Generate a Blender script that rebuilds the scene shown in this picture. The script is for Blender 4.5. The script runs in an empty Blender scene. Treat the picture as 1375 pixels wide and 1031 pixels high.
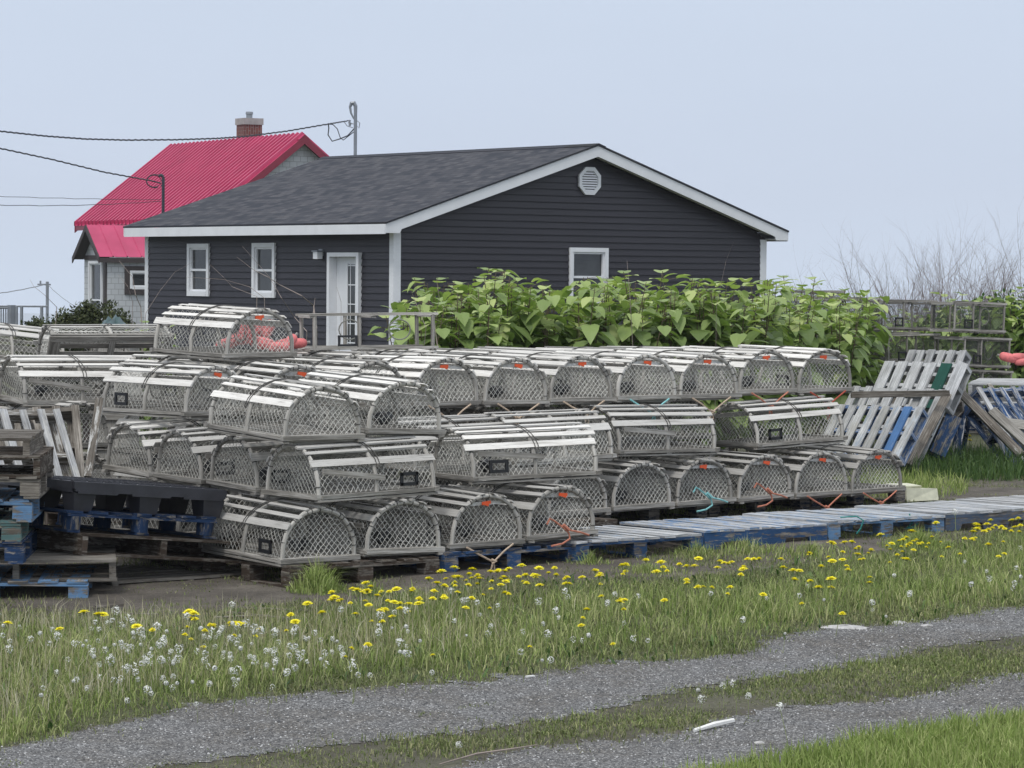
import bpy, math, random
import numpy as np
from mathutils import Matrix, Vector
random.seed(7); RN = np.random.RandomState(5)
sc = bpy.context.scene; col = sc.collection
R = math.radians
# ------------------------------------------------------------------ camera
FPX, CX, CY, EYE = 4000.0, 687.5, 515.5, 1.9
PITCH, ROLL = R(2.05), R(.464)
cam = bpy.data.cameras.new('camera'); camo = bpy.data.objects.new('camera', cam); col.objects.link(camo)
cam.sensor_width = 36; cam.lens = 36*FPX/1375; cam.clip_start = .5; cam.clip_end = 5000
CM = Matrix.Rotation(math.pi/2-PITCH, 3, 'X') @ Matrix.Rotation(ROLL, 3, 'Z')
camo.matrix_world = Matrix.Translation((0, 0, EYE)) @ CM.to_4x4()
sc.camera = camo
# ------------------------------------------------------------------ world, sun, exposure
SUN_EL, SUN_AZ = R(58), R(205)        # azimuth clockwise from +Y
w = bpy.data.worlds.new('World'); sc.world = w; w.use_nodes = True
nt = w.node_tree; nd = nt.nodes; lk = nt.links
for n in list(nd): nd.remove(n)
wo = nd.new('ShaderNodeOutputWorld'); bg = nd.new('ShaderNodeBackground')
sky = nd.new('ShaderNodeTexSky'); sky.sky_type = 'NISHITA'; sky.sun_disc = False
sky.sun_elevation = SUN_EL; sky.sun_rotation = SUN_AZ; sky.dust_density = 6; sky.air_density = 1.2
tc = nd.new('ShaderNodeTexCoord'); sp = nd.new('ShaderNodeSeparateXYZ')
lk.new(tc.outputs['Generated'], sp.inputs[0])
cr = nd.new('ShaderNodeValToRGB'); e = cr.color_ramp.elements
e[0].position = 0; e[0].color = (.70, .80, .96, 1); e[1].position = 1; e[1].color = (1.15, 1.2, 1.27, 1)
for p_, c_ in ((.03, (.67, .76, .92)), (.1, (.645, .74, .895)), (.28, (.72, .80, .94)), (.6, (.98, 1.04, 1.12))):
    q = cr.color_ramp.elements.new(p_); q.color = (*c_, 1)
lk.new(sp.outputs['Z'], cr.inputs[0])
wn = nd.new('ShaderNodeTexNoise'); wn.inputs['Scale'].default_value = 2.2; wn.inputs['Detail'].default_value = 4
wmp = nd.new('ShaderNodeMapping'); wmp.inputs['Scale'].default_value = (1, 1, 5)
lk.new(tc.outputs['Generated'], wmp.inputs[0]); lk.new(wmp.outputs[0], wn.inputs[0])
wr = nd.new('ShaderNodeMapRange'); wr.inputs[1].default_value = .3; wr.inputs[2].default_value = .7; wr.inputs[3].default_value = .97; wr.inputs[4].default_value = 1.03
lk.new(wn.outputs[0], wr.inputs[0])
wm = nd.new('ShaderNodeVectorMath'); wm.operation = 'SCALE'; lk.new(cr.outputs[0], wm.inputs[0]); lk.new(wr.outputs[0], wm.inputs['Scale'])
sk = nd.new('ShaderNodeVectorMath'); sk.operation = 'SCALE'; sk.inputs['Scale'].default_value = .1; lk.new(sky.outputs[0], sk.inputs[0])
mx = nd.new('ShaderNodeMix'); mx.data_type = 'RGBA'; mx.inputs[0].default_value = .93
lk.new(sk.outputs[0], mx.inputs[6]); lk.new(wm.outputs[0], mx.inputs[7])
lk.new(mx.outputs[2], bg.inputs[0]); bg.inputs[1].default_value = 1.0
lk.new(bg.outputs[0], wo.inputs[0])
sun = bpy.data.lights.new('sun', 'SUN'); sun.energy = 1.5; sun.angle = R(14); sun.color = (1, .965, .91)
so = bpy.data.objects.new('sun', sun); col.objects.link(so)
sd = Vector((math.sin(SUN_AZ)*math.cos(SUN_EL), math.cos(SUN_AZ)*math.cos(SUN_EL), math.sin(SUN_EL)))
so.rotation_euler = sd.to_track_quat('Z', 'Y').to_euler(); so.location = (0, 0, 30)
vs = sc.view_settings; vs.view_transform = 'Standard'; vs.look = 'None'; vs.gamma = 1; vs.exposure = 0; vs.use_curve_mapping = False
sc.cycles.max_bounces = 8; sc.cycles.diffuse_bounces = 2; sc.cycles.transparent_max_bounces = 8

# ------------------------------------------------------------------ geometry helpers
def gz(y): return -.03*.7*math.log1p(math.exp(min(40, (23-y)/.7)))
def gzn(y): return -.03*.7*np.log1p(np.exp(np.minimum(40, (23-y)/.7)))
def ray(u, v): return CM @ Vector(((u-CX)/FPX, -(v-CY)/FPX, -1))
def at(u, v, y):
    d = ray(u, v); return Vector((0, 0, EYE)) + d*(y/d.y)
def atg(u, v, h=0):
    z = -.1; d = ray(u, v)
    for _ in range(12):
        p = Vector((0, 0, EYE)) + d*((z+h-EYE)/d.z); z = gz(p.y)
    return p
CMi = np.array(CM.transposed())
def projn(P):
    q = (P-np.array([0, 0, EYE])) @ CMi.T
    return CX+FPX*q[:, 0]/-q[:, 2], CY-FPX*q[:, 1]/-q[:, 2]

class MB:
    def __init__(s): s.v = []; s.f = []; s.m = []; s.uv = []
    def face(s, idx, uv=None, m=0):
        s.f.append(tuple(idx)); s.m.append(m); s.uv += uv if uv else [(0, 0)]*len(idx)
    def box(s, c, d, M=None, m=0, jit=0.0):
        c = Vector(c); h = [x/2 for x in d]; n0 = len(s.v)
        ru, rv = random.random()*40, random.random()*40
        for sx in (-1, 1):
            for sy in (-1, 1):
                for sz in (-1, 1):
                    p = Vector((sx*h[0], sy*h[1], sz*h[2]))
                    if jit: p += Vector([random.uniform(-jit, jit) for _ in range(3)])
                    if M is not None: p = M @ p
                    s.v.append(c+p)
        ax = max(range(3), key=lambda i: d[i])
        for q, nax in (((0, 1, 3, 2), 0), ((4, 6, 7, 5), 0), ((0, 4, 5, 1), 1), ((2, 3, 7, 6), 1), ((0, 2, 6, 4), 2), ((1, 5, 7, 3), 2)):
            o = [i for i in range(3) if i != nax]
            ua = ax if ax in o else o[0]; va = [i for i in o if i != ua][0]
            uv = []
            for k in q:
                co = ((1 if k & 4 else -1)*h[0], (1 if k & 2 else -1)*h[1], (1 if k & 1 else -1)*h[2])
                uv.append((ru+co[ua], rv+co[va]+nax*.37))
            s.face([n0+k for k in q], uv, m)
    def beam(s, a, b, wd, th, up=(0, 0, 1), m=0, jit=0.0):
        a = Vector(a); b = Vector(b); x = (b-a); L = x.length; x.normalize()
        y = Vector(up).cross(x)
        if y.length < 1e-4: y = Vector((0, 1, 0)).cross(x)
        y.normalize(); z = x.cross(y)
        s.box((a+b)/2, (L, wd, th), Matrix((x, y, z)).transposed(), m, jit)
    def tube(s, pts, r, n=6, m=0, cap=True):
        pts = [Vector(p) for p in pts]; N = len(pts)
        rr = r if isinstance(r, (list, tuple)) else [r]*N
        base = len(s.v); ru = random.random()*40; L = 0; Ls = [0]
        for i in range(1, N): L += (pts[i]-pts[i-1]).length; Ls.append(L)
        ref = None
        for i in range(N):
            t = (pts[min(i+1, N-1)]-pts[max(i-1, 0)])
            if t.length < 1e-9: t = Vector((0, 0, 1))
            t.normalize()
            if ref is None: ref = Vector((0, 0, 1)) if abs(t.z) < .8 else Vector((1, 0, 0))
            a = (ref-t*ref.dot(t)).normalized(); ref = a; b = t.cross(a)
            for k in range(n):
                an = 2*math.pi*k/n
                s.v.append(pts[i]+(a*math.cos(an)+b*math.sin(an))*rr[i])
        for i in range(N-1):
            for k in range(n):
                k2 = (k+1) % n
                s.face((base+i*n+k, base+i*n+k2, base+(i+1)*n+k2, base+(i+1)*n+k),
                       [(ru+Ls[i], k*.02), (ru+Ls[i], (k+1)*.02), (ru+Ls[i+1], (k+1)*.02), (ru+Ls[i+1], k*.02)], m)
        if cap:
            s.face([base+k for k in range(n)][::-1], None, m); s.face([base+(N-1)*n+k for k in range(n)], None, m)
    def seg(s, a, b, r, m=0):
        a = Vector(a); b = Vector(b); t = b-a
        if t.length < 1e-5: return
        t.normalize(); q = Vector((0, 0, 1)) if abs(t.z) < .9 else Vector((1, 0, 0))
        u = t.cross(q).normalized(); w_ = t.cross(u); n0 = len(s.v)
        for P in (a, b):
            for k in range(3):
                an = k*2.0944; s.v.append(P+(u*math.cos(an)+w_*math.sin(an))*r)
        for k in range(3):
            k2 = (k+1) % 3; s.face((n0+k, n0+k2, n0+3+k2, n0+3+k), None, m)
    def prism(s, poly, y0, y1, ax='xz', m=0):
        """polygon (list of 2-tuples) in plane ax extruded along the third axis"""
        n = len(poly); n0 = len(s.v)
        def P(p, t): return Vector((p[0], t, p[1])) if ax == 'xz' else (Vector((t, p[0], p[1])) if ax == 'yz' else Vector((p[0], p[1], t)))
        for t in (y0, y1):
            for p in poly: s.v.append(P(p, t))
        ru, rv = random.random()*40, random.random()*40
        s.face([n0+i for i in range(n)], [(ru+p[0], rv+p[1]) for p in poly], m)
        s.face([n0+n+i for i in range(n)][::-1], [(ru+p[0], rv+p[1]) for p in poly[::-1]], m)
        for i in range(n):
            j = (i+1) % n
            s.face((n0+j, n0+i, n0+n+i, n0+n+j), [(ru+poly[j][0], rv), (ru+poly[i][0], rv), (ru+poly[i][0], rv+.1), (ru+poly[j][0], rv+.1)], m)
    def build(s, name, mats, parent=None, smooth=False):
        me = bpy.data.meshes.new(name)
        me.from_pydata([tuple(v) for v in s.v], [], s.f)
        if not isinstance(mats, (list, tuple)): mats = [mats]
        for m in mats: me.materials.append(m)
        me.polygons.foreach_set('material_index', s.m)
        ul = me.uv_layers.new(name='UVMap'); ul.data.foreach_set('uv', [c for t in s.uv for c in t])
        if smooth: me.polygons.foreach_set('use_smooth', [True]*len(s.f))
        me.update()
        o = bpy.data.objects.new(name, me); col.objects.link(o)
        if parent is not None: o.parent = parent
        return o
def npmesh(name, V, F, mats, uv=None, parent=None, smooth=False, midx=None):
    """V (n,3), F (m,k) arrays; uv (m*k,2)"""
    me = bpy.data.meshes.new(name); k = F.shape[1]
    me.vertices.add(len(V)); me.vertices.foreach_set('co', V.astype(np.float32).ravel())
    me.loops.add(F.size); me.loops.foreach_set('vertex_index', F.astype(np.int32).ravel())
    me.polygons.add(len(F)); me.polygons.foreach_set('loop_start', np.arange(0, F.size, k, dtype=np.int32))
    if not isinstance(mats, (list, tuple)): mats = [mats]
    for m in mats: me.materials.append(m)
    if midx is not None: me.polygons.foreach_set('material_index', midx.astype(np.int32))
    if uv is not None:
        ul = me.uv_layers.new(name='UVMap'); ul.data.foreach_set('uv', uv.astype(np.float32).ravel())
    if smooth: me.polygons.foreach_set('use_smooth', np.ones(len(F), bool))
    me.update(calc_edges=True); me.validate()
    o = bpy.data.objects.new(name, me); col.objects.link(o)
    if parent is not None: o.parent = parent
    return o
def tag(o, label=None, cat=None, group=None, kind=None):
    if label: o['label'] = label
    if cat: o['category'] = cat
    if group: o['group'] = group
    if kind: o['kind'] = kind
    return o
def thing(name, label, cat, loc=(0, 0, 0), rz=0, group=None):
    o = bpy.data.objects.new(name, None); col.objects.link(o); o.location = loc; o.rotation_euler = (0, 0, rz)
    return tag(o, label, cat, group)
def copy_tree(o, parent=None):
    c = o.copy(); col.objects.link(c)
    if parent is not None: c.parent = parent
    for ch in [x for x in bpy.data.objects if x.parent == o]: copy_tree(ch, c)
    return c
KIDS = {}
def copy_fast(root, skip=()):
    """copy a thing with its parts and sub-parts"""
    if root not in KIDS: KIDS[root] = [(c, list(c.children)) for c in root.children]
    r = root.copy(); col.objects.link(r)
    for c, gs in KIDS[root]:
        if c.name.split('.')[0] in skip: continue
        d = c.copy(); col.objects.link(d); d.parent = r
        for g in gs:
            h = g.copy(); col.objects.link(h); h.parent = d
    return r

# ------------------------------------------------------------------ materials
def newmat(name):
    m = bpy.data.materials.new(name); m.use_nodes = True; t = m.node_tree
    return m, t, t.nodes, t.links, t.nodes['Principled BSDF']
def noise(N, L, vec, scale, detail=4, rough=.6):
    n = N.new('ShaderNodeTexNoise'); n.inputs['Scale'].default_value = scale; n.inputs['Detail'].default_value = detail
    n.inputs['Roughness'].default_value = rough
    if vec is not None: L.new(vec, n.inputs['Vector'])
    return n
def ramp(N, L, fac, stops):
    r = N.new('ShaderNodeValToRGB'); el = r.color_ramp.elements
    el[0].position = stops[0][0]; el[0].color = (*stops[0][1], 1); el[1].position = stops[-1][0]; el[1].color = (*stops[-1][1], 1)
    for p, c in stops[1:-1]: q = el.new(p); q.color = (*c, 1)
    L.new(fac, r.inputs[0]); return r
def mapping(N, L, src, scale):
    m = N.new('ShaderNodeMapping'); m.inputs['Scale'].default_value = scale; L.new(src, m.inputs[0]); return m.outputs[0]
def mixc(N, L, fac, a, b, mode='MIX'):
    m = N.new('ShaderNodeMix'); m.data_type = 'RGBA'; m.blend_type = mode
    for s, i in ((fac, 0), (a, 6), (b, 7)):
        if hasattr(s, 'links'): L.new(s, m.inputs[i])
        elif isinstance(s, (int, float)): m.inputs[i].default_value = s
        else: m.inputs[i].default_value = (*s, 1)
    return m.outputs[2]
def mathn(N, L, op, a, b=None, c=None):
    m = N.new('ShaderNodeMath'); m.operation = op
    for s, i in ((a, 0), (b, 1), (c, 2)):
        if s is None: continue
        if hasattr(s, 'links'): L.new(s, m.inputs[i])
        else: m.inputs[i].default_value = s
    return m.outputs[0]
def bump(N, L, b, h, st=.3, dist=.01):
    n = N.new('ShaderNodeBump'); n.inputs['Strength'].default_value = st; n.inputs['Distance'].default_value = dist
    L.new(h, n.inputs['Height']); L.new(n.outputs[0], b.inputs['Normal'])
def flat(name, c, rough=.6, var=.12, scale=8, metal=0):
    m, t, N, L, b = newmat(name); o = N.new('ShaderNodeTexCoord')
    n = noise(N, L, o.outputs['Object'], scale)
    lo = tuple(x*(1-var) for x in c); hi = tuple(min(1, x*(1+var)) for x in c)
    r = ramp(N, L, n.outputs[0], [(.3, lo), (.7, hi)]); L.new(r.outputs[0], b.inputs['Base Color'])
    b.inputs['Roughness'].default_value = rough; b.inputs['Metallic'].default_value = metal
    bump(N, L, b, n.outputs[0], .1)
    return m
def wood(name, dark, mid, light, paint=False, bleach=.5, crack=.35, objvar=.25, tint=False):
    """weathered timber; grain runs along UV u"""
    m, t, N, L, b = newmat(name)
    uv = N.new('ShaderNodeUVMap'); uv.uv_map = 'UVMap'
    g = noise(N, L, mapping(N, L, uv.outputs[0], (3, 110, 1)), 1.0, 5, .65)
    g2 = noise(N, L, mapping(N, L, uv.outputs[0], (9, 320, 1)), 1.0, 3, .6)
    big = noise(N, L, mapping(N, L, uv.outputs[0], (1.6, 7, 1)), 1.0, 4, .7)
    f = mathn(N, L, 'ADD', mathn(N, L, 'MULTIPLY', g.outputs[0], .6), mathn(N, L, 'MULTIPLY', big.outputs[0], .4))
    s = .5-.18*(bleach-.5)*2
    r = ramp(N, L, f, [(s-.15, dark), (s-.02, mid), (s+.12, light)])
    ck = ramp(N, L, g2.outputs[0], [(crack-.05, (.25, .25, .25)), (crack+.04, (1, 1, 1))])
    c = mixc(N, L, .8, r.outputs[0], ck.outputs[0], 'MULTIPLY')
    oi = N.new('ShaderNodeObjectInfo')
    k = mathn(N, L, 'MULTIPLY_ADD', oi.outputs['Random'], objvar*2, 1-objvar)
    if paint:
        pn = noise(N, L, mapping(N, L, uv.outputs[0], (5, 22, 1)), 1.0, 6, .75)
        th = mathn(N, L, 'SUBTRACT', 1.0, oi.outputs['Alpha'])
        th2 = mathn(N, L, 'MULTIPLY_ADD', th, .5, .25)
        pf = mathn(N, L, 'MULTIPLY', mathn(N, L, 'SUBTRACT', pn.outputs[0], th2), 14)
        cl = N.new('ShaderNodeClamp'); L.new(pf, cl.inputs[0])
        pc = mixc(N, L, .55, oi.outputs['Color'], ramp(N, L, g.outputs[0], [(.3, (.45, .45, .45)), (.65, (1, 1, 1))]).outputs[0], 'MULTIPLY')
        c = mixc(N, L, cl.outputs[0], c, pc)
        dn = noise(N, L, mapping(N, L, uv.outputs[0], (2.5, 3, 1)), 1.0, 5, .7)
        c = mixc(N, L, .45, c, ramp(N, L, dn.outputs[0], [(.35, (.45, .42, .38)), (.6, (1, 1, 1))]).outputs[0], 'MULTIPLY')
    if tint: c = mixc(N, L, 1.0, c, oi.outputs['Color'], 'MULTIPLY')
    v = N.new('ShaderNodeVectorMath'); v.operation = 'SCALE'; L.new(c, v.inputs[0]); L.new(k, v.inputs['Scale'])
    L.new(v.outputs[0], b.inputs['Base Color']); b.inputs['Roughness'].default_value = .88
    b.inputs['Specular IOR Level'].default_value = .25
    bump(N, L, b, g.outputs[0], .5, .004)
    return m
M = {}
M['lath'] = wood('bleached_lath', (.17, .16, .148), (.54, .53, .51), (.80, .80, .785), bleach=.75, crack=.36, objvar=.08, tint=True)
M['hoop'] = wood('grey_bent_wood', (.17, .158, .14), (.37, .355, .325), (.58, .565, .53), objvar=.25)
M['frame'] = wood('grey_frame_wood', (.09, .083, .073), (.26, .245, .22), (.48, .465, .435), objvar=.25)
M['pallet_pale'] = wood('bleached_pallet_wood', (.16, .16, .16), (.42, .43, .44), (.70, .71, .72), paint=True, crack=.36, objvar=.1)
M['pallet'] = wood('pallet_wood', (.035, .031, .027), (.155, .138, .118), (.36, .335, .30), paint=True, crack=.38, objvar=.2)
M['lacing'] = flat('dark_lacing', (.075, .072, .068), .8)
M['net'] = flat('net_twine', (.66, .65, .60), .9, .3, 5)
M['net_in'] = flat('inner_net_twine', (.17, .165, .15), .9, .3, 5)  # twine darkened so its colour carries the shade inside the traps
M['frame_dark'] = wood('aged_frame_wood', (.07, .07, .065), (.19, .185, .17), (.36, .355, .33), objvar=.2)
M['net_dark'] = flat('dark_wire_net', (.07, .075, .068), .7, .3, 6)
M['ring'] = flat('net_ring', (.20, .20, .18), .7)
M['black'] = flat('black_plastic', (.016, .017, .02), .45, .2, 12)
M['tag'] = flat('orange_tag', (.78, .11, .03), .5, .1)
M['tagred'] = flat('red_tag', (.55, .05, .03), .5, .1)
for n_, c_ in (('tan', (.50, .39, .29)), ('teal', (.25, .56, .57)), ('red', (.42, .08, .05)), ('salmon', (.52, .20, .13)), ('green', (.03, .22, .20)), ('grey', (.28, .27, .25))):
    M['rope_'+n_] = flat('rope_'+n_, c_, .85, .25, 60)
M['white'] = flat('white_trim', (.74, .755, .78), .55, .05, 3)
M['siding'] = flat('charcoal_vinyl', (.0165, .015, .0225), .5, .1, 1.2)
M['plastic'] = flat('charcoal_plastic', (.035, .036, .045), .42, .25, 9)
M['buoy'] = flat('coral_buoy', (.66, .17, .17), .6, .35, 16)
M['tarp'] = flat('green_tarp', (.012, .055, .055), .4, .3, 7)
M['steel'] = flat('galvanised_steel', (.26, .28, .31), .45, .1, 6, .3)
M['cable'] = flat('black_cable', (.035, .04, .055), .6)
M['redtrim'] = flat('dark_red_trim', (.22, .02, .045), .45, .1, 3)
M['darktrim'] = flat('dark_trim', (.045, .035, .035), .6, .1, 3)
M['concrete'] = flat('chimney_concrete', (.36, .35, .34), .9, .15, 6)
M['twig'] = flat('bare_twig', (.165, .125, .115), .9, .25, 4)
M['twigpale'] = flat('pale_dead_stem', (.30, .25, .22), .9, .25, 4)
M['foam'] = flat('pale_foam', (.62, .62, .48), .8, .15, 14)
def glassmat():
    m, t, N, L, b = newmat('window_glass'); b.inputs['Base Color'].default_value = (.03, .034, .036, 1)
    b.inputs['Roughness'].default_value = .06; b.inputs['Specular IOR Level'].default_value = .6
    o = N.new('ShaderNodeTexCoord'); n = noise(N, L, o.outputs['Object'], 1.2)
    r = ramp(N, L, n.outputs[0], [(.3, (.02, .022, .025)), (.7, (.055, .06, .062))]); L.new(r.outputs[0], b.inputs['Base Color']); return m
M['glass'] = glassmat()
def shingle_roof():
    m, t, N, L, b = newmat('asphalt_shingles'); o = N.new('ShaderNodeTexCoord')
    br = N.new('ShaderNodeTexBrick'); L.new(mapping(N, L, o.outputs['UV'], (1, 1, 1)), br.inputs[0])
    br.inputs['Scale'].default_value = 1; br.inputs['Brick Width'].default_value = .21; br.inputs['Row Height'].default_value = .14
    br.inputs['Mortar Size'].default_value = .006; br.inputs['Color1'].default_value = (.018, .022, .034, 1); br.inputs['Color2'].default_value = (.072, .072, .082, 1)
    br.inputs['Mortar'].default_value = (.014, .015, .018, 1); br.inputs['Bias'].default_value = -.1
    n = noise(N, L, mapping(N, L, o.outputs['UV'], (3, 7, 1)), 1.4, 5); r = ramp(N, L, n.outputs[0], [(.3, (.72, .74, .82)), (.5, (1, 1, 1)), (.72, (1.3, 1.18, 1.1))])
    c = mixc(N, L, 1.0, br.outputs[0], r.outputs[0], 'MULTIPLY')
    n2 = noise(N, L, o.outputs['UV'], 60, 2); c = mixc(N, L, .5, c, ramp(N, L, n2.outputs[0], [(.3, (.6, .6, .6)), (.7, (1.3, 1.3, 1.3))]).outputs[0], 'MULTIPLY')
    L.new(c, b.inputs['Base Color']); b.inputs['Roughness'].default_value = .9; return m
M['shingle'] = shingle_roof()
def metal_roof():
    m, t, N, L, b = newmat('red_metal_roof'); o = N.new('ShaderNodeTexCoord')
    n = noise(N, L, o.outputs['Object'], 1.5, 4); r = ramp(N, L, n.outputs[0], [(.3, (.43, .034, .11)), (.7, (.54, .055, .15))])
    L.new(r.outputs[0], b.inputs['Base Color']); b.inputs['Roughness'].default_value = .38; return m
M['metal'] = metal_roof()
def bricky(name, c1, c2, mo, w_, h_, ms=.008):
    m, t, N, L, b = newmat(name); o = N.new('ShaderNodeTexCoord'); br = N.new('ShaderNodeTexBrick')
    L.new(o.outputs['UV'], br.inputs[0]); br.inputs['Scale'].default_value = 1; br.inputs['Brick Width'].default_value = w_; br.inputs['Row Height'].default_value = h_
    br.inputs['Mortar Size'].default_value = ms; br.inputs['Color1'].default_value = (*c1, 1); br.inputs['Color2'].default_value = (*c2, 1); br.inputs['Mortar'].default_value = (*mo, 1)
    L.new(br.outputs[0], b.inputs['Base Color']); b.inputs['Roughness'].default_value = .85; return m
M['cedar'] = bricky('pale_wall_shingles', (.46, .48, .50), (.54, .56, .58), (.30, .31, .32), .21, .15, .008)
M['brick'] = bricky('red_brick', (.20, .055, .045), (.13, .04, .035), (.24, .20, .18), .2, .075)
def leafmat(name, stops, rough=.45, trans=.25):
    m, t, N, L, b = newmat(name); uv = N.new('ShaderNodeUVMap'); uv.uv_map = 'UVMap'; s = N.new('ShaderNodeSeparateXYZ'); L.new(uv.outputs[0], s.inputs[0])
    r = ramp(N, L, s.outputs[0], stops)
    L.new(r.outputs[0], b.inputs['Base Color']); b.inputs['Roughness'].default_value = rough; b.inputs['Specular IOR Level'].default_value = .35
    if trans:
        tr = N.new('ShaderNodeBsdfTranslucent'); L.new(mixc(N, L, 1.0, r.outputs[0], (1.3, 1.5, .7), 'MULTIPLY'), tr.inputs[0])
        ms = N.new('ShaderNodeMixShader'); ms.inputs[0].default_value = trans
        L.new(b.outputs[0], ms.inputs[1]); L.new(tr.outputs[0], ms.inputs[2])
        L.new(ms.outputs[0], N['Material Output'].inputs[0])
    return m
M['knot'] = leafmat('knotweed_leaf', [(0, (.10, .15, .045)), (.35, (.18, .255, .08)), (.7, (.28, .37, .125)), (1, (.46, .53, .21))])
M['bush'] = leafmat('dark_bush_leaf', [(0, (.022, .032, .012)), (.6, (.055, .07, .024)), (1, (.10, .11, .04))], .6, .1)
M['bush2'] = leafmat('mid_bush_leaf', [(0, (.03, .065, .016)), (.6, (.07, .135, .035)), (1, (.13, .20, .06))], .5, .2)
M['stem'] = flat('knotweed_stem', (.10, .075, .045), .7, .3, 6)
def grassmat(name, a, b_, c):
    m, t, N, L, b = newmat(name); uv = N.new('ShaderNodeUVMap'); uv.uv_map = 'UVMap'; s = N.new('ShaderNodeSeparateXYZ'); L.new(uv.outputs[0], s.inputs[0])
    o = N.new('ShaderNodeTexCoord'); n = noise(N, L, o.outputs['Object'], 1.1, 3)
    f = mathn(N, L, 'ADD', mathn(N, L, 'MULTIPLY', s.outputs[0], .65), mathn(N, L, 'MULTIPLY', n.outputs[0], .45))
    r = ramp(N, L, f, [(.1, a), (.5, b_), (.9, c)])
    L.new(r.outputs[0], b.inputs['Base Color']); b.inputs['Roughness'].default_value = .6; b.inputs['Specular IOR Level'].default_value = .25
    tr = N.new('ShaderNodeBsdfTranslucent'); L.new(r.outputs[0], tr.inputs[0]); ms = N.new('ShaderNodeMixShader'); ms.inputs[0].default_value = .2
    L.new(b.outputs[0], ms.inputs[1]); L.new(tr.outputs[0], ms.inputs[2]); L.new(ms.outputs[0], N['Material Output'].inputs[0])
    return m
M['grass'] = grassmat('verge_grass', (.115, .17, .04), (.245, .33, .085), (.52, .52, .26))
M['mat'] = grassmat('creeping_grass', (.075, .105, .03), (.165, .21, .07), (.33, .32, .17))
M['lawn'] = grassmat('bright_grass', (.14, .20, .045), (.25, .34, .085), (.44, .48, .20))
M['straw'] = leafmat('dry_stalk', [(0, (.26, .25, .13)), (.5, (.42, .38, .25)), (1, (.56, .53, .42))], .8, .1)
M['yellow'] = flat('dandelion_yellow', (.92, .80, .03), .7, .15, 90)
M['puff'] = flat('seed_head_white', (.70, .71, .67), .9, .15, 90)
M['dstem'] = flat('dandelion_stem', (.22, .26, .10), .6, .2, 8)

# ------------------------------------------------------------------ ground zones (polylines measured on the ground)
def poly(pts): a = np.array(pts, float); return lambda u: np.interp(u, a[:, 0], a[:, 1])
U0 = poly([(-400, 850), (0, 822), (250, 820), (430, 815), (520, 802), (620, 786), (760, 781), (900, 775), (1050, 762), (1200, 738), (1375, 708), (1700, 640)])
U1 = poly([(-400, 1100), (-60, 1022), (0, 1008), (180, 962), (340, 942), (550, 914), (750, 903), (950, 876), (1120, 846), (1375, 815), (1700, 775)])
U2 = poly([(-400, 1180), (0, 1075), (230, 1031), (420, 1003), (620, 983), (820, 952), (1000, 915), (1200, 884), (1375, 858), (1700, 812)])
U3 = poly([(-400, 1300), (300, 1100), (560, 1038), (700, 1008), (880, 985), (1000, 965), (1200, 935), (1375, 905), (1700, 845)])
U4 = poly([(-400, 1500), (700, 1110), (900, 1058), (1000, 1033), (1150, 1001), (1375, 970), (1700, 915)])
_pn = [(RN.rand(2)*2-1, RN.rand()*6.28) for _ in range(40)]
def wob(x, y, f):     # cheap smooth noise in [-1,1]
    s = 0
    for i in range(8):
        d, ph = _pn[(i+int(f*7)) % 40]; s = s+np.sin((x*d[0]+y*d[1])*f*(1+.45*i)+ph+i)/(1+.25*i)
    return s/3.2
def zones(x, y):
    """0 soil, 1 verge grass, 2 gravel, 3 centre strip, 4 gravel, 5 lawn"""
    P = np.stack([x, y, gzn(y)], 1); u, v = projn(P)
    v = v+wob(x, y, 3.)*6+wob(x, y, 11.)*5+wob(x, y, 37.)*4+(np.sin(x*977.1+y*613.7)*43758.5453 % 1-.5)*7
    z = np.zeros(len(x), int)
    for k, U in enumerate((U0, U1, U2, U3, U4)): z[v > U(u)] = k+1
    return z
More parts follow.
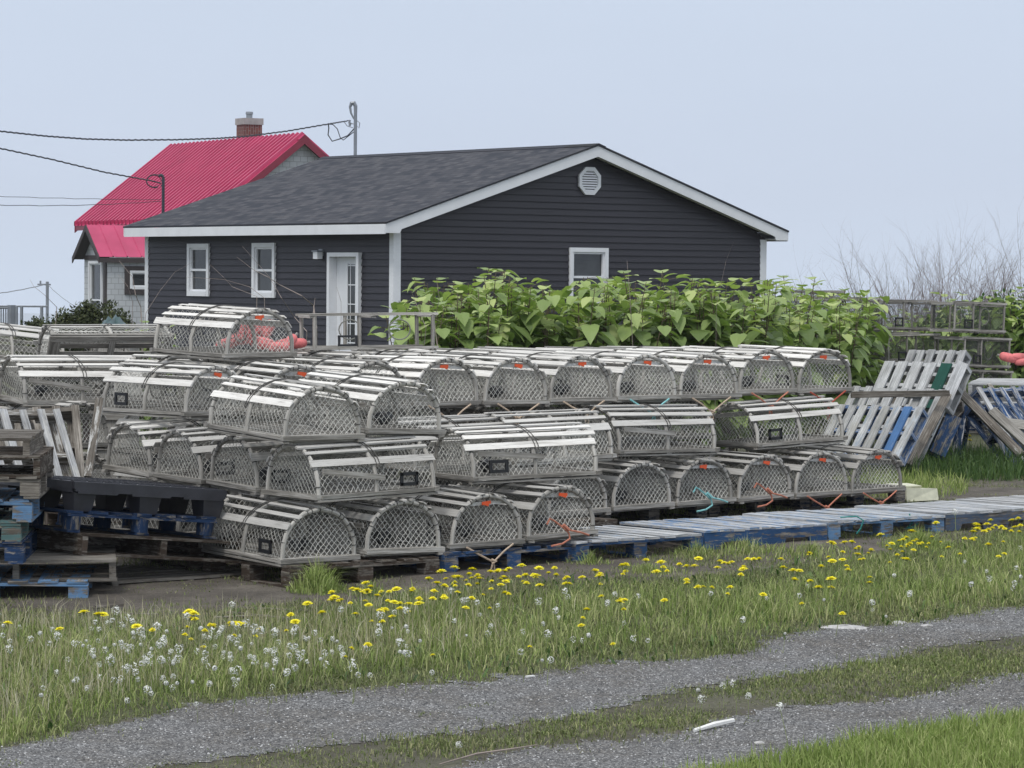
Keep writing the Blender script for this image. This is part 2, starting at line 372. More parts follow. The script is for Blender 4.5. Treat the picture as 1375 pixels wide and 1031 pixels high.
# ground sheet (near, fine) merged with the far sheet into one mesh
def build_ground():
    xs = np.concatenate([np.array([-900, -400, -150, -60, -25, -12, -8]), np.arange(-6, 8.01, .05), np.array([10, 14, 25, 60, 150, 400, 900])])
    ys = np.concatenate([np.array([-40, -10, 4, 9]), np.arange(11.5, 26, .05), np.arange(26, 34, .2), np.array([36, 40, 50, 65, 80, 92, 96, 99, 103, 120, 900])])
    X, Y = np.meshgrid(xs, ys); x = X.ravel(); y = Y.ravel()
    z = gzn(y)+wob(x, y, 2.)*.012*((y > 11) & (y < 36))
    zn = zones(x, y)
    near = (y > 11) & (y < 27)
    z = np.where(y > 96, np.interp(y, [96, 103, 120, 900], [-.5, -5, -12, -12]), z)
    nx, ny = len(xs), len(ys); i = np.arange(nx-1)[None, :]+np.arange(ny-1)[:, None]*nx; i = i.ravel()
    F = np.stack([i, i+1, i+nx+1, i+nx], 1)
    o = npmesh('ground', np.stack([x, y, z], 1), F, ground_mat(), smooth=True)
    a = o.data.attributes.new('green', 'FLOAT', 'POINT')
    far = y >= 33
    gr = np.where(((zn == 1) | (zn == 5) | (zn == 3)) & near, 1., 0.)
    gr = np.where(zn == 3, .45*gr, gr)
    gr = np.where(y >= 27, np.clip((y-27)/8, 0, 1), gr)
    a.data.foreach_set('value', gr.astype(np.float32))
    tag(o, kind='structure')
    # gravel tracks as their own sheet
    xs = np.arange(-4.5, 7, .04); ys = np.arange(11.8, 21, .04); X, Y = np.meshgrid(xs, ys); x = X.ravel(); y = Y.ravel()
    x = x+RN.uniform(-.012, .012, len(x)); y = y+RN.uniform(-.012, .012, len(y)); zn = zones(x, y); g = (zn == 2) | (zn == 4)
    nx, ny = len(xs), len(ys); i = (np.arange(nx-1)[None, :]+np.arange(ny-1)[:, None]*nx).ravel()
    F = np.stack([i, i+1, i+nx+1, i+nx], 1); F = F[g[F].sum(1) >= 3]
    z = gzn(y)+wob(x, y, 2.)*.012+.003+RN.uniform(-.002, .002, len(x))
    us, inv = np.unique(F, return_inverse=True); F = inv.reshape(F.shape)
    o = npmesh('gravel_track', np.stack([x, y, z], 1)[us], F, gravel_mat(), smooth=False); tag(o, kind='structure')
def ground_mat():
    m, t, N, L, b = newmat('soil_and_turf'); o = N.new('ShaderNodeTexCoord'); at_ = N.new('ShaderNodeAttribute'); at_.attribute_name = 'green'
    n1 = noise(N, L, o.outputs['Object'], 3, 6); n2 = noise(N, L, o.outputs['Object'], 45, 5, .7)
    soil = ramp(N, L, n1.outputs[0], [(.3, (.065, .055, .045)), (.55, (.115, .10, .085)), (.7, (.17, .15, .125))])
    soil2 = mixc(N, L, .7, soil.outputs[0], ramp(N, L, n2.outputs[0], [(.3, (.45, .45, .45)), (.7, (1.4, 1.4, 1.35))]).outputs[0], 'MULTIPLY')
    turf = ramp(N, L, n1.outputs[0], [(.3, (.06, .06, .03)), (.7, (.095, .105, .045))])
    turf2 = mixc(N, L, .7, turf.outputs[0], ramp(N, L, n2.outputs[0], [(.3, (.4, .4, .4)), (.7, (1.4, 1.4, 1.3))]).outputs[0], 'MULTIPLY')
    L.new(mixc(N, L, at_.outputs['Fac'], soil2, turf2), b.inputs['Base Color']); b.inputs['Roughness'].default_value = .95
    bump(N, L, b, n2.outputs[0], .7, .02); return m
def gravel_mat():
    m, t, N, L, b = newmat('crushed_gravel'); o = N.new('ShaderNodeTexCoord')
    v = N.new('ShaderNodeTexVoronoi'); v.inputs['Scale'].default_value = 115; L.new(o.outputs['Object'], v.inputs[0])
    s = N.new('ShaderNodeSeparateXYZ'); L.new(v.outputs['Color'], s.inputs[0])
    r = ramp(N, L, s.outputs[0], [(0, (.062, .064, .068)), (.5, (.155, .153, .152)), (.85, (.255, .253, .25)), (1, (.48, .48, .48))])
    n = noise(N, L, o.outputs['Object'], 2.2, 5); d = ramp(N, L, n.outputs[0], [(.36, (.72, .66, .58)), (.58, (1, 1, 1))])
    L.new(mixc(N, L, .8, r.outputs[0], d.outputs[0], 'MULTIPLY'), b.inputs['Base Color']); b.inputs['Roughness'].default_value = .9
    bump(N, L, b, v.outputs['Distance'], .8, .012); return m
build_ground()
def sea():
    m, t, N, L, b = newmat('foggy_sea'); b.inputs['Base Color'].default_value = (.34, .38, .43, 1); b.inputs['Roughness'].default_value = .35
    o = N.new('ShaderNodeTexCoord'); n = noise(N, L, mapping(N, L, o.outputs['Object'], (.5, .2, 1)), 1, 4); bump(N, L, b, n.outputs[0], .2, .3)
    q = MB(); q.v = [Vector(p) for p in ((-890, 101, -10), (890, 101, -10), (890, 890, -10), (-890, 890, -10))]; q.face((0, 1, 2, 3))
    tag(q.build('water', m), kind='structure')
sea()

# ------------------------------------------------------------------ blades
def blades(name, x, y, h, wd, mat, bend=.5, label=None, z0=None, kind='stuff'):
    n = len(x); z = gzn(y) if z0 is None else z0
    an = RN.rand(n)*6.283; la = RN.rand(n)*6.283; be = RN.rand(n)*bend
    dx, dy = np.cos(an)*wd/2, np.sin(an)*wd/2; lx, ly = np.cos(la)*be*h, np.sin(la)*be*h
    V = np.zeros((n, 5, 3))
    V[:, 0] = np.stack([x-dx, y-dy, z-.01], 1); V[:, 1] = np.stack([x+dx, y+dy, z-.01], 1)
    V[:, 2] = np.stack([x+dx*.8+lx*.35, y+dy*.8+ly*.35, z+h*.55], 1); V[:, 3] = np.stack([x-dx*.8+lx*.35, y-dy*.8+ly*.35, z+h*.55], 1)
    V[:, 4] = np.stack([x+lx, y+ly, z+h*(1-be*.35)], 1)
    i = np.arange(n)*5
    F = np.concatenate([np.stack([i, i+1, i+2], 1), np.stack([i, i+2, i+3], 1), np.stack([i+3, i+2, i+4], 1)])
    r = RN.rand(n); r3 = np.concatenate([r, r, r]); uv = np.repeat(np.stack([r3, r3*0], 1), 3, axis=0)
    o = npmesh(name, V.reshape(-1, 3), F, mat, uv=uv); tag(o, label, kind=kind); return o
def scatter(n, box_, ok):
    x = RN.uniform(box_[0], box_[1], n); y = RN.uniform(box_[2], box_[3], n); k = ok(x, y); return x[k], y[k]
def inview(x, y, mg=60):
    u, v = projn(np.stack([x, y, gzn(y)], 1)); return (u > -mg-220) & (u < 1375+mg+160) & (v < 1031+110)
def verge():
    # main flowering verge
    def ok(x, y):
        z = zones(x, y); return (z == 1) & inview(x, y)
    x, y = scatter(300000, (-5.4, 7, 12.8, 26), ok)
    u, v = projn(np.stack([x, y, gzn(y)], 1)); d = np.clip((v-U0(u))/38, 0, 1)*np.clip((U1(u)-v)/22, .25, 1)
    keep = RN.rand(len(x)) < (.25+.75*d)*np.clip(.62+.5*wob(x, y, 4), .12, 1); x, y, d, u = x[keep], y[keep], d[keep], u[keep]
    h = (.03+.10*d*RN.uniform(.3, 1.25, len(x)))*(1+.35*wob(x, y, 2.5))
    blades('grass', x, y, h, RN.uniform(.0025, .0065, len(x)), M['grass'], 1.1, 'green grass of the flowering verge beside the gravel track')
    # creeping mat, also over the edges of the gravel
    def okm(x, y):
        j = RN.randn(2, len(x))*np.array([[.05], [.10]]); z = zones(x+j[0], y+j[1]); w_ = wob(x, y, 3.3)+wob(x, y, 9.)*.6
        return inview(x, y) & (((z == 1) & (RN.rand(len(x)) < np.clip(.75+.3*w_, 0, 1))) | ((z == 3) & (w_ > -.45+RN.randn(len(x))*.4)) | (z == 5) | (((z == 2) | (z == 4)) & (w_ > 1.05) & (RN.rand(len(x)) < .3)))
    x, y = scatter(1050000, (-5.4, 7, 12, 26), okm)
    blades('grass_mat', x, y, RN.uniform(.010, .034, len(x))*np.clip(1+.4*wob(x, y, 6), .5, 1.6), RN.uniform(.003, .007, len(x)), M['mat'], 2.2, 'short creeping grass and clover along the track edges')
    def okl(x, y): return (zones(x, y) == 1) & inview(x, y) & (wob(x, y, 5) > -.1)
    x, y = scatter(11000, (-5.4, 7, 12.8, 26), okl); blades('weed_leaves', x, y, RN.uniform(.04, .09, len(x)), RN.uniform(.010, .018, len(x)), M['bush2'], 1.6, 'broad toothed dandelion leaves low in the verge')
    # low edge and centre strip
    def ok3(x, y):
        z = zones(x, y); return (z == 3) & inview(x, y) & (wob(x, y, 3.3)+wob(x, y, 9.)*.6 > .15)
    x, y = scatter(120000, (-4, 6, 12, 20), ok3)
    h = RN.uniform(.01, .04, len(x))*(1.1+.6*wob(x, y, 5)); blades('grass', x, y, np.clip(h, .01, .1), RN.uniform(.003, .006, len(x)), M['grass'], 1.6, 'low grass growing between the two gravel wheel tracks')
    def ok5(x, y): return (zones(x, y) == 5) & inview(x, y)
    x, y = scatter(110000, (.3, 5, 12, 17), ok5)
    h = RN.uniform(.05, .13, len(x)); blades('grass', x, y, h, RN.uniform(.005, .009, len(x)), M['lawn'], .7, 'bright green grass in the lower right corner')
    # sparse soil weeds between verge and pallets, and beyond
    def ok0(x, y):
        z = zones(x, y); return (z == 0) & inview(x, y) & (wob(x, y, 2.7)+wob(x, y, 8.)*.7+RN.randn(len(x))*.25 > .15)
    x, y = scatter(260000, (-4.5, 8, 16, 30), ok0)
    h = RN.uniform(.008, .035, len(x))*np.clip(1+.8*wob(x, y, 5), .4, 2); blades('weeds', x, y, h, RN.uniform(.003, .007, len(x)), M['mat'], 2.0, 'sparse low weeds on the bare soil in front of the pallets')
    # straw stalks on the left
    def oks(x, y):
        z = zones(x, y); u, v = projn(np.stack([x, y, gzn(y)], 1)); return (z == 1) & (v > U0(u)+12) & (v < U1(u)-25) & (u < 640+60*RN.randn(len(x))) & (u > -60)
    x, y = scatter(17000, (-4.2, 1, 12.8, 20), oks); blades('dry_stalks', x, y, RN.uniform(.08, .2, len(x)), np.full(len(x), .004), M['straw'], .6, 'pale dry dandelion stalks in the left of the verge')
    # tall grass behind, right
    def okr(x, y): return inview(x, y) & (((x-4.35)/1.1)**2+((y-29.8)/1.6)**2 < 1)
    x, y = scatter(26000, (2.5, 7, 27, 33), okr); blades('grass', x, y, RN.uniform(.08, .3, len(x))*(1+.4*wob(x, y, 3)), np.full(len(x), .009), M['bush2'], .8, 'long dark green grass at the foot of the leaning pallets')
    def okr(x, y): return inview(x, y) & (((x-3.55)/.6)**2+((y-27.2)/1.3)**2 < 1)
    x, y = scatter(16000, (2.5, 7, 25, 33), okr); blades('grass', x, y, RN.uniform(.06, .2, len(x)), np.full(len(x), .008), M['lawn'], .8, 'bright grass patch behind the end of the lowest trap row')
    # tufts
    for (u, v, rad, h, lab) in ((425, 793, .13, .22, 'grass tuft growing against the corner of the near pallets'), (500, 798, .12, .10, 'small grass tuft in front of the brown pallet'),
            (1232, 735, .2, .16, 'dense green tuft in front of the blue pallets'), (555, 805, .1, .12, 'short tuft on the soil left of the dandelions'), (790, 755, .12, .1, 'weed tuft below the near end of the blue pallets'),
            (1000, 742, .25, .13, 'wide weed patch in front of the second blue pallet'), (935, 745, .15, .12, 'weed tuft at the joint of the first two blue pallets'), (1090, 745, .3, .12, 'broad weed patch before the third blue pallet'),
            (870, 768, .2, .08, 'low weed mat below the first blue pallet'), (905, 690, .12, .10, 'weeds with yellow flowers below the teal roped trap'), (1010, 684, .25, .08, 'weeds in the gap before the last lowest traps'), (1120, 672, .3, .08, 'thin weeds at the right end of the gap behind the blue pallets'), (20, 985, .18, .10, 'dark leafy weeds at the left edge of the track')):
        p = atg(u, v); n = int((900 if h > .13 else 330)*rad/.15); rr = rad*RN.rand(n)*1.15; a = RN.rand(n)*6.283; x = p.x+rr*np.cos(a)*1.3; y = p.y+rr*np.sin(a)*1.6
        o = blades('grass_tuft', x, y, h*RN.uniform(.2, 1.25, n)*(1.1-rr/rad*.75), RN.uniform(.003, .008, n), M['lawn'] if h > .13 else M['grass'], 1.3, lab, kind=None)
        if h > .13: tag(o, cat='grass tuft', group='tufts of grass on the bare soil')
        else: tag(o, kind='stuff')
verge()
def stones():
    x, y = scatter(200000, (-4, 6, 12, 20.5), lambda x, y: ((zones(x, y) == 2) | (zones(x, y) == 4)) & inview(x, y))
    n = len(x); s = RN.uniform(.0025, .0065, n)*np.where(RN.rand(n) < .02, 1.7, 1)
    base = np.array([[1, 0, 0], [0, 1, 0], [-1, 0, 0], [0, -1, 0], [0, 0, .8]], float)
    V = base[None]*s[:, None, None]; V = V*RN.uniform(.6, 1.3, (n, 5, 3)); V[:, :, 0] += x[:, None]; V[:, :, 1] += y[:, None]; V[:, :, 2] += (gzn(y)+wob(x, y, 2.)*.012+.004)[:, None]
    F4 = np.array([[0, 1, 4], [1, 2, 4], [2, 3, 4], [3, 0, 4]]); F = (F4[None]+(np.arange(n)*5)[:, None, None]).reshape(-1, 3)
    r = np.repeat(RN.rand(n), 12); uv = np.stack([r, r*0], 1)
    m = leafmat('gravel_stone', [(0, (.06, .062, .066)), (.6, (.16, .159, .159)), (.88, (.295, .295, .295)), (1, (.58, .58, .58))], .85, 0)
    o = npmesh('gravel', V.reshape(-1, 3), F, m, uv=uv); tag(o, 'loose grey gravel lying on the two wheel tracks', kind='stuff')
stones()

# ------------------------------------------------------------------ dandelions
def flower_proto(k):
    q = MB(); h = random.uniform(.11, .19); r = random.uniform(.020, .031); lx, ly = random.uniform(-.03, .03), random.uniform(-.03, .03)
    q.tube([(0, 0, -.01), (lx*.3, ly*.3, h*.5), (lx, ly, h)], .0016, 4, 1)
    for ring, (rr, zz) in enumerate(((r, 0), (r*.75, .006), (r*.42, .010))):
        n = 14-3*ring; b0 = len(q.v); q.v.append(Vector((lx, ly, h-.002)))
        for i in range(n*2):
            a = math.pi*i/n; q_ = rr*(1 if i % 2 == 0 else .72); q.v.append(Vector((lx+q_*math.cos(a), ly+q_*math.sin(a), h+zz+random.uniform(-.002, .002))))
        for i in range(n*2): q.face((b0, b0+1+i, b0+1+(i+1) % (n*2)), None, 0)
    q.tube([(lx, ly, h-.010), (lx, ly, h)], [.004, .008], 6, 1)
    return q
def puff_proto(k):
    q = MB(); h = random.uniform(.11, .19); r = random.uniform(.009, .020); lx, ly = random.uniform(-.03, .03), random.uniform(-.03, .03)
    q.tube([(0, 0, -.01), (lx*.3, ly*.3, h*.5), (lx, ly, h)], .0015, 4, 1); c = Vector((lx, ly, h+.008))
    full = .45 if k % 3 == 2 else 1
    for i in range(int(60*full)):
        d = Vector((random.gauss(0, 1), random.gauss(0, 1), random.gauss(0, 1)+.3)).normalized(); p = c+d*r*random.uniform(.85, 1.1)
        a = d.orthogonal().normalized(); b = d.cross(a); b0 = len(q.v); s_ = .0034
        q.v += [p+a*s_, p+b*s_, p-a*s_, p-b*s_]; q.face((b0, b0+1, b0+2, b0+3), None, 0)
    q.tube([c, c+Vector((0, 0, .002))], [.004, .003], 5, 1)
    return q
YP = [flower_proto(k).build('yellow_dandelion', [M['yellow'], M['dstem']]) for k in range(5)]
PP = [puff_proto(k).build('dandelion_seed_head', [M['puff'], M['dstem']], smooth=False) for k in range(5)]
def flowers():
    pts = []
    while len(pts) < 282:
        u = random.uniform(-5, 1385); dens = np.interp(u, [0, 200, 430, 480, 700, 860, 950, 1100, 1250, 1375], [.12, .18, .45, 1, .9, .5, .75, .55, .85, 1.])
        if random.random() > dens: continue
        if u < 430: v = 832+random.expovariate(1/10)
        else: v = U0(u)-16+random.expovariate(1/(16 if random.random() < .8 else 45))
        if v > U1(u)-14: continue
        pts.append((u, v))
    # clumps
    for i in range(0, len(pts), 4):
        c = pts[i]
        if random.random() < .6: pts[i-1] = (c[0]+random.uniform(-16, 16), c[1]+random.uniform(-5, 5))
    cnt = [0, 0]
    def put(protos, u, v, lab, grp, k, sc_=1):
        p = atg(u, v, .14); src = protos[random.randrange(5)]
        o = src if cnt[k] == 0 else src.copy()
        if cnt[k] > 0: col.objects.link(o)
        else: protos[:] = [src]+[x for x in protos if x is not src]
        cnt[k] += 1; o.location = (p.x, p.y, gz(p.y)); o.rotation_euler = (random.uniform(-.2, .2), random.uniform(-.2, .2), random.uniform(0, 6.28))
        s_ = random.uniform(.72, 1.3)*sc_; o.scale = (s_, s_, s_)
        tag(o, lab, 'dandelion', grp)
    for i, (u, v) in enumerate(pts): put(YP, u, v, 'yellow dandelion in flower in the grassy verge', 'yellow dandelions of the verge', 0)
    for (u, v) in [(1255, 572), (1262, 568), (1270, 575), (1282, 583), (1288, 571), (1305, 585), (1318, 587), (1296, 592), (1268, 590), (1285, 602)]:
        put(YP, u, v+4, 'yellow dandelion in the grass beside the leaning pallets', 'dandelions by the leaning pallets', 0, 1.1)
    W = []
    while len(W) < 250:
        if random.random() < .72: u, v = (random.triangular(-5, 470, 200) if random.random() < .5 else random.uniform(-5, 560)), random.triangular(822, 945, 858)
        else: u, v = random.uniform(400, 1375), 0; v = v or U0(u)+random.uniform(15, 110)
        if v > U1(u)-14: continue
        W.append((u, v))
    W += [(935, 925), (972, 917), (990, 925), (1005, 930), (940, 957), (620, 990), (1060, 968), (1285, 705), (795, 856)]
    for (u, v) in W: put(PP, u, v, 'white dandelion seed head in the grassy verge', 'white dandelion seed heads of the verge', 1)
    for pr, k in ((YP, 0), (PP, 1)):
        for o in pr:
            if 'label' not in o: bpy.data.objects.remove(o)
flowers()

# ------------------------------------------------------------------ dark house
HO = Vector((-2.118, 49.4, 0)); HY = R(37.6)
def wall(f, s0, s1, z0, z1, lim, holes, mat, name, parent, lap=.114, flatw=False):
    """clapboard wall; f(s, out, z) gives the point, lim(z) the (s0, s1) at that height, holes (s0, s1, z0, z1)"""
    q = MB(); z = z0
    while z < z1-1e-4:
        zt = min(z+lap, z1); a, b = lim((z+zt)/2); al, bl = lim(z+.0); au, bu = lim(zt)
        cuts = [(max(a, h[0]), min(b, h[1])) for h in holes if h[2] < (z+zt)/2 < h[3]]
        segs = []; c = a
        for h0, h1 in sorted(cuts): segs.append((c, h0)); c = h1
        segs.append((c, b))
        for c0, c1 in segs:
            if c1-c0 < .01: continue
            l0 = al if c0 == a else c0; l1 = bl if c1 == b else c1; u0 = au if c0 == a else c0; u1 = bu if c1 == b else c1
            o = 0 if flatw else .022; n0 = len(q.v)
            q.v += [f(l0, o, z), f(l1, o, z), f(u1, 0, zt), f(u0, 0, zt), f(l0, -.01, z), f(l1, -.01, z)]
            q.face((n0, n0+1, n0+2, n0+3), [(l0, z), (l1, z), (u1, zt), (u0, zt)]); q.face((n0+4, n0+5, n0+1, n0), [(l0, z), (l1, z), (l1, z), (l0, z)])
        z = zt
    return q.build(name, mat, parent)
def window(parent, f, s0, s1, z0, z1, rail=True, out=.05, fw=.075, name='window', frame=None, label=None):
    """frame with sashes; f(s, out, z) in the thing's own axes"""
    frame = frame or M['white']
    q = MB()
    def bar(a0, a1, b0, b1, o0, o1):
        P = [f(a, o, b) for a in (a0, a1) for o in (o0, o1) for b in (b0, b1)]; n0 = len(q.v); q.v += P
        for k in ((0, 1, 3, 2), (4, 6, 7, 5), (0, 4, 5, 1), (2, 3, 7, 6), (0, 2, 6, 4), (1, 5, 7, 3)): q.face([n0+i for i in k])
    bar(s0, s0+fw, z0, z1, -.04, out); bar(s1-fw, s1, z0, z1, -.04, out)
    bar(s0+fw, s1-fw, z0, z0+fw*1.2, -.04, out+.012); bar(s0+fw, s1-fw, z1-fw, z1, -.04, out-.003)
    win = q.build(name, frame, parent)
    if label: tag(win, label)
    zm = (z0+z1)/2; i0, i1 = s0+fw, s1-fw
    q = MB(); t = .035
    for (a, b, oo) in (((zm-.02, z1-fw, .018), (z0+fw*1.2, zm+.02, .002)) if rail else ((z0+fw*1.2, z1-fw, .01),)) and [(x[0], x[1], x[2]) for x in ([(zm-.02, z1-fw, .018), (z0+fw*1.2, zm+.02, .0)] if rail else [(z0+fw*1.2, z1-fw, .01)])]:
        bar(i0, i0+t, a, b, -.03, oo); bar(i1-t, i1, a, b, -.03, oo); bar(i0+t, i1-t, a, a+t, -.03, oo); bar(i0+t, i1-t, b-t, b, -.03, oo)
    q.build('sash', frame, win)
    q = MB(); bar(i0+.005, i1-.005, z0+fw, z1-fw-.005, -.028, -.02); q.build('pane', M['glass'], win)
    return win
def house():
    t = thing('bungalow', 'dark charcoal sided bungalow with grey shingle roof and white trim behind the green hedge', 'house', HO, HY)
    GX, LY, RZ, EZ = 9.07, 8.56, 4.24, 2.80; sl = (RZ-EZ)/(GX/2)
    x0, x1, y0, y1 = .35, 8.72, .25, 8.31; zb = .25; zs = 2.63
    fl = lambda s, o, z: Vector((x0-o, s, z)); fr = lambda s, o, z: Vector((x1+o, s, z))
    fg = lambda s, o, z: Vector((s, y0-o, z)); fb = lambda s, o, z: Vector((s, y1+o, z))
    holes = [(6.07, 6.73, 1.55, 2.43), (3.88, 4.52, 1.55, 2.43), (1.2, 2.1, .2, 2.25)]
    wall(fl, y0, y1, zb, zs, lambda z: (y0, y1), holes, M['siding'], 'wall', t)
    wall(fr, y0, y1, zb, zs, lambda z: (y0, y1), [], M['siding'], 'wall', t)
    def gl(z):
        k = max(0, (z-2.60)/sl); return (x0+max(0, k-.30), x1-max(0, k-.30))
    wall(fg, x0, x1, zb, RZ-.10, lambda z: gl(z), [(4.13, 4.91, 1.45, 2.39)], M['siding'], 'wall', t)
    wall(fb, x0, x1, zb, RZ-.10, lambda z: gl(z), [], M['siding'], 'wall', t)
    q = MB(); q.box(((x0+x1)/2, (y0+y1)/2, zb/2-.1), (x1-x0-.06, y1-y0-.06, zb+.2)); q.build('foundation', M['concrete'], t)
    q = MB(); q.box(((x0+x1)/2, (y0+y1)/2, 1.3), (x1-x0-.6, y1-y0-.6, 2)); q.build('interior_core', M['siding'], t)
    # roof: two slabs with thickness
    for sgn in (0, 1):
        q = MB(); xa, xb = (0, GX/2) if sgn == 0 else (GX, GX/2); th = .03
        P = [Vector((xa, -.02, EZ)), Vector((xb, -.02, RZ)), Vector((xb, LY+.02, RZ)), Vector((xa, LY+.02, EZ))]; q.v += P+[p-Vector((0, 0, th)) for p in P]
        L_ = math.hypot(GX/2, RZ-EZ); fs = [((0, 1, 2, 3), [(0, 0), (0, L_), (8.6, L_), (8.6, 0)])]
        for f_, uv in fs: q.face(f_ if sgn else f_[::-1], uv if sgn else uv[::-1])
        for k in ((4, 5, 6, 7), (0, 4, 7, 3), (0, 1, 5, 4), (3, 7, 6, 2)): q.face(k, [(0, 0), (1, 0), (1, .02), (0, .02)])
        r = q.build('roof', M['shingle'], t)
        if sgn == 0:
            c = MB(); c.prism([(GX/2-.16, RZ-.16*sl+.004), (GX/2, RZ+.004), (GX/2+.16, RZ-.16*sl+.004), (GX/2+.16, RZ-.16*sl+.012), (GX/2, RZ+.014), (GX/2-.16, RZ-.16*sl+.012)], -.02, LY+.02); c.build('ridge_cap', M['shingle'], r)
    # fascia, rake boards, soffits
    q = MB(); q.box((.012, LY/2, EZ-.115), (.024, LY-.03, .165)); q.box((.17, LY/2, zs+.008), (.30, LY-.06, .014)); q.build('fascia', M['white'], t)
    q = MB(); q.box((GX-.012, LY/2, EZ-.115), (.024, LY-.03, .165)); q.box((GX-.17, LY/2, zs+.008), (.30, LY-.06, .014)); q.build('fascia', M['white'], t)
    for yy, yw in ((.0, 1), (LY, -1)):
        for s_ in (0, 1):
            g = (lambda x: x) if s_ == 0 else (lambda x: GX-x)
            q = MB(); h = .185
            pl = [(g(0), EZ-.033), (g(GX/2), RZ-.033), (g(GX/2), RZ-.033-h), (g(.33), EZ+.33*sl-.033-h), (g(.30), zs-.01), (g(0), zs-.01)]
            q.prism(pl, yy+yw*.0, yy+yw*.024); q.build('rake_board', M['white'], t)
            q = MB(); pl = [(g(.30), EZ+.30*sl-.045-.12), (g(GX/2), RZ-.045-.12), (g(GX/2), RZ-.06-.12), (g(.30), EZ+.30*sl-.06-.12)]
            q.prism(pl, yy+yw*.024, yy+yw*.25); q.build('soffit', M['white'], t)
    # corner posts
    for (cx, cy) in ((x0, y0), (x1, y0), (x0, y1), (x1, y1)):
        q = MB(); sx = 1 if cx == x0 else -1; sy = 1 if cy == y0 else -1; e_ = .022; wd = .13
        pl = [(cx-sx*e_, cy-sy*e_), (cx+sx*wd, cy-sy*e_), (cx+sx*wd, cy), (cx, cy), (cx, cy+sy*wd*.75), (cx-sx*e_, cy+sy*wd*.75)]
        q.prism(pl, zb, zs, 'xy'); q.build('corner_board', M['white'], t)
    window(t, fl, 6.03, 6.775, 1.51, 2.47); window(t, fl, 3.83, 4.567, 1.505, 2.475)
    window(t, fg, 4.09, 4.957, 1.40, 2.43)
    # octagonal louvred vent
    q = MB(); cx, cz, ro, ri = 4.52, 3.60, .262, .195; 
    def octp(r): return [(cx+r*math.cos(R(22.5+45*k)), cz+r*math.sin(R(22.5+45*k))) for k in range(8)]
    A, B = octp(ro), octp(ri)
    for k in range(8):
        j = (k+1) % 8; q.prism([A[k], A[j], B[j], B[k]], y0-.055, y0-.01)
    vt = q.build('gable_vent', M['white'], t)
    q = MB()
    for k in range(9):
        z = cz-ri+.03+k*.043; hw = min(ri*.95, ri*1.34-abs(z-cz)) if abs(z-cz) > ri*.41 else ri*.96
        q.box((cx, y0-.033, z), (hw*2, .006, .034), Matrix.Rotation(R(-38), 3, 'X'))
    q.build('louvre', M['white'], vt)
    q = MB(); q.prism(octp(ri+.01), y0-.018, y0-.012); q.build('back_panel', M['lacing'], vt)
    # door set in a deep white frame
    d0, d1, zt = 1.17, 2.13, 2.30
    q = MB()
    q.box((x0+.02, d0+.04, (zb+zt)/2), (.20, .075, zt-zb)); q.box((x0+.02, d1-.04, (zb+zt)/2), (.20, .075, zt-zb)); q.box((x0+.02, (d0+d1)/2, zt-.035), (.205, d1-d0-.155, .07))
    fr_ = q.build('door_frame', M['white'], t)
    q = MB(); q.box((x0+.10, (d0+d1)/2, (zb+zt-.07)/2), (.045, d1-d0-.16, zt-.07-zb-.01)); dr = q.build('door', M['white'], t)
    q = MB(); q.box((x0+.073, 1.46, 1.42), (.008, .46, 1.36)); q.build('pane', M['glass'], dr)
    q = MB()
    for k in range(3): q.box((x0+.066, 1.46-.153+k*.153, 1.42), (.010, .014, 1.36))
    for k in range(5): q.box((x0+.064, 1.46, .76+k*.33), (.012, .48, .018))
    q.box((x0+.062, 1.22, 1.42), (.016, .025, 1.40)); q.box((x0+.062, 1.70, 1.42), (.016, .025, 1.40)); q.build('muntin', M['white'], dr)
    q = MB(); q.box((x0-.02, 1.65, zb-.06), (.5, 1.3, .10)); q.box((x0-.35, 1.65, .05), (.35, 1.3, .2)); q.build('doorstep', M['hoop'], t)
    # wall lamp
    q = MB(); q.box((x0-.02, 2.39, 2.30), (.03, .12, .12)); q.box((x0-.09, 2.39, 2.325), (.15, .17, .02)); la = q.build('wall_lamp', M['steel'], t)
    q = MB(); q.box((x0-.09, 2.39, 2.25), (.11, .13, .12)); q.build('lamp_shade', M['white'], la)
house()

